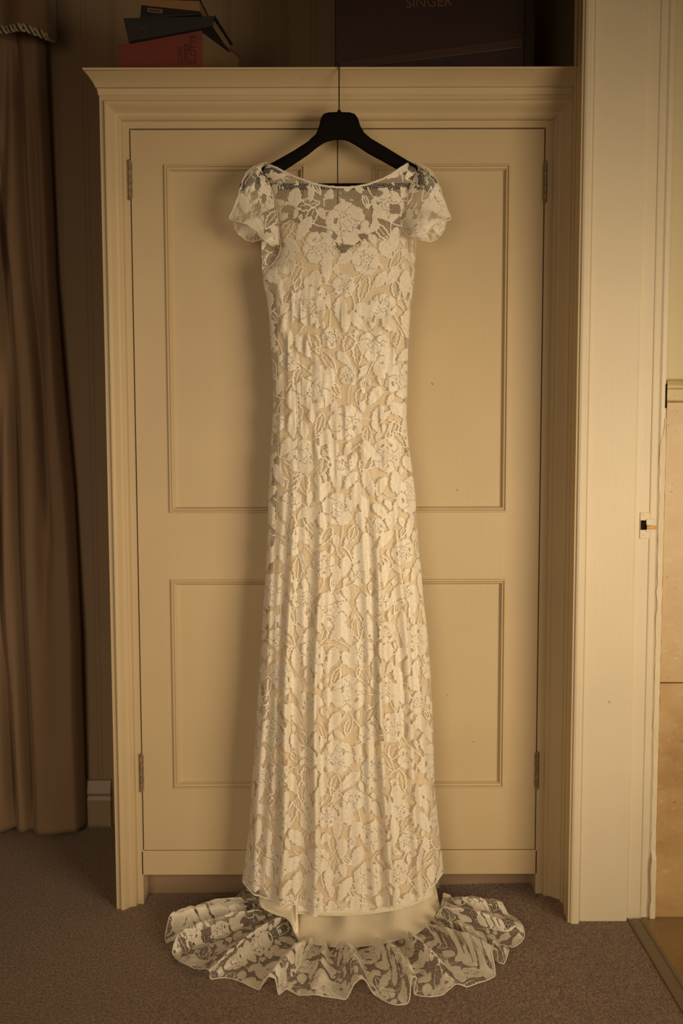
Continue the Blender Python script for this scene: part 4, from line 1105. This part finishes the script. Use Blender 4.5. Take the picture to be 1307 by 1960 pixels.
spokes('lower_satin_hem', [tuple(P(px, py - 6, Y0 + dy + .028)) for px, py, dy in tC], [tuple(F(px, py, .007)) for px, py in bC], 200, 40, 'satin', -.004, .0012)

# train: spokes (inner px, inner height, outer px, outer height), ridges and valleys as they lie
TR = [((492,1706),.05,(450,1722),.018), ((488,1712),.02,(425,1734),.004), ((490,1716),.012,(398,1745),.003), ((500,1722),.035,(372,1744),.030), ((504,1726),.035,(347,1745),.042),
      ((506,1732),.012,(326,1756),.026), ((507,1736),.008,(318,1790),.004), ((509,1738),.006,(322,1806),.003), ((515,1742),.034,(338,1790),.036), ((519,1747),.014,(332,1812),.018), ((522,1752),.006,(333,1828),.003),
      ((528,1754),.010,(346,1843),.010), ((536,1756),.012,(374,1856),.012), ((545,1754),.040,(402,1862),.030), ((553,1764),.016,(404,1874),.004), ((558,1774),.004,(436,1872),.003), ((566,1786),.004,(468,1882),.004), ((575,1797),.004,(497,1895),.003),
      ((588,1796),.030,(512,1874),.034), ((596,1800),.030,(526,1876),.032), ((601,1808),.004,(532,1904),.003), ((608,1810),.003,(548,1894),.004), ((615,1811),.003,(575,1905),.004), ((623,1806),.018,(602,1906),.010), ((632,1811),.006,(632,1909),.003), ((640,1812),.004,(662,1913),.003),
      ((656,1806),.026,(680,1886),.028), ((666,1806),.026,(695,1878),.034), ((680,1812),.004,(716,1904),.004), ((690,1811),.003,(738,1918),.003), ((700,1810),.003,(758,1924),.003), ((714,1808),.010,(780,1918),.005), ((722,1798),.034,(786,1878),.034), ((732,1797),.032,(798,1874),.034),
      ((742,1803),.006,(794,1902),.004), ((754,1799),.003,(818,1908),.003), ((766,1796),.006,(848,1905),.003), ((776,1786),.036,(876,1886),.014), ((788,1788),.010,(895,1889),.003), ((796,1785),.003,(922,1880),.003), ((802,1781),.004,(946,1868),.003),
      ((806,1774),.030,(940,1828),.036), ((812,1772),.030,(950,1824),.042), ((818,1771),.005,(955,1843),.004), ((823,1766),.006,(966,1845),.003), ((828,1758),.032,(976,1823),.022), ((832,1756),.012,(968,1812),.003), ((835,1752),.006,(986,1813),.003),
      ((838,1748),.010,(1003,1796),.004), ((840,1741),.034,(1001,1774),.014), ((842,1738),.014,(986,1757),.004), ((844,1734),.008,(973,1750),.004), ((845,1728),.034,(960,1731),.016), ((846,1726),.02,(938,1723),.010), ((847,1722),.012,(905,1724),.004), ((847,1716),.02,(872,1722),.004)]
inn = [tuple(F(a[0], a[1], h)) for a, h, b, g_ in TR]; out = [tuple(F(b[0], b[1], g_)) for a, h, b, g_ in TR]
k = np.arange(len(TR)); n = len(TR)*16; t = np.linspace(0, len(TR)-1, n)
def pch(vals):                                          # softened easing between spokes keeps ridges round
    vals = np.array(vals); i = np.clip(t.astype(int), 0, len(vals)-2); f = t - i
    lin = vals[i]*(1-f) + vals[i+1]*f; cr = smooth_interp(list(zip(k, vals)), t)
    return cr*.85 + lin*.15
A = np.stack([pch([p[i] for p in inn]) for i in range(3)], -1); B = np.stack([pch([p[i] for p in out]) for i in range(3)], -1)
m = 120; s = np.linspace(0, 1, m)[:, None, None]
P3 = A[None]*(1-s) + B[None]*s
sv = s[:, :, 0]
hA = (A[:, 2] - np.array([floor_z(v) for v in A[:, 0]]))[None]; hB = (B[:, 2] - np.array([floor_z(v) for v in B[:, 0]]))[None]
hh = (hA*(1-sv) + hB*sv)*(1 + .35*np.sin(sv*math.pi))
wr = (vnoise(P3[:, :, 0]*60, P3[:, :, 1]*60, 21)*.006 + vnoise(P3[:, :, 0]*130, P3[:, :, 1]*110, 25)*.004)*np.clip(hh/.02, .15, 1)
flz = 0.024*(lambda q: q*q*(3-2*q))(np.clip((P3[:, :, 0]+.45)/.95, 0, 1))
P3[:, :, 2] = flz + np.maximum(hh, .0025) + wr
P3[:, :, 0] += .006*(vnoise(t[None]*.6, sv*7, 23) - .5)*sv
seg = np.hypot(np.diff(B[:, 0]), np.diff(B[:, 1])); seg = np.hypot(seg, np.diff(B[:, 2])); al = np.concatenate([[0], np.cumsum(seg)])
segA = np.linalg.norm(np.diff(A, axis=0), axis=1); alA = np.concatenate([[0], np.cumsum(segA)])
Ut = P3[:, :, 0]*1.1 + hh*.7; Vt = -P3[:, :, 1]*1.2 + hh*.5 + 1.25
tr = lace_obj('train', P3, Ut, Vt, dress)
bm = bmesh.new(); tube(bm, [Vector(p) for p in P3[-1]], .0011, 6); obj('train_hem_cord', bm, M['binding'], tr, smooth=True)
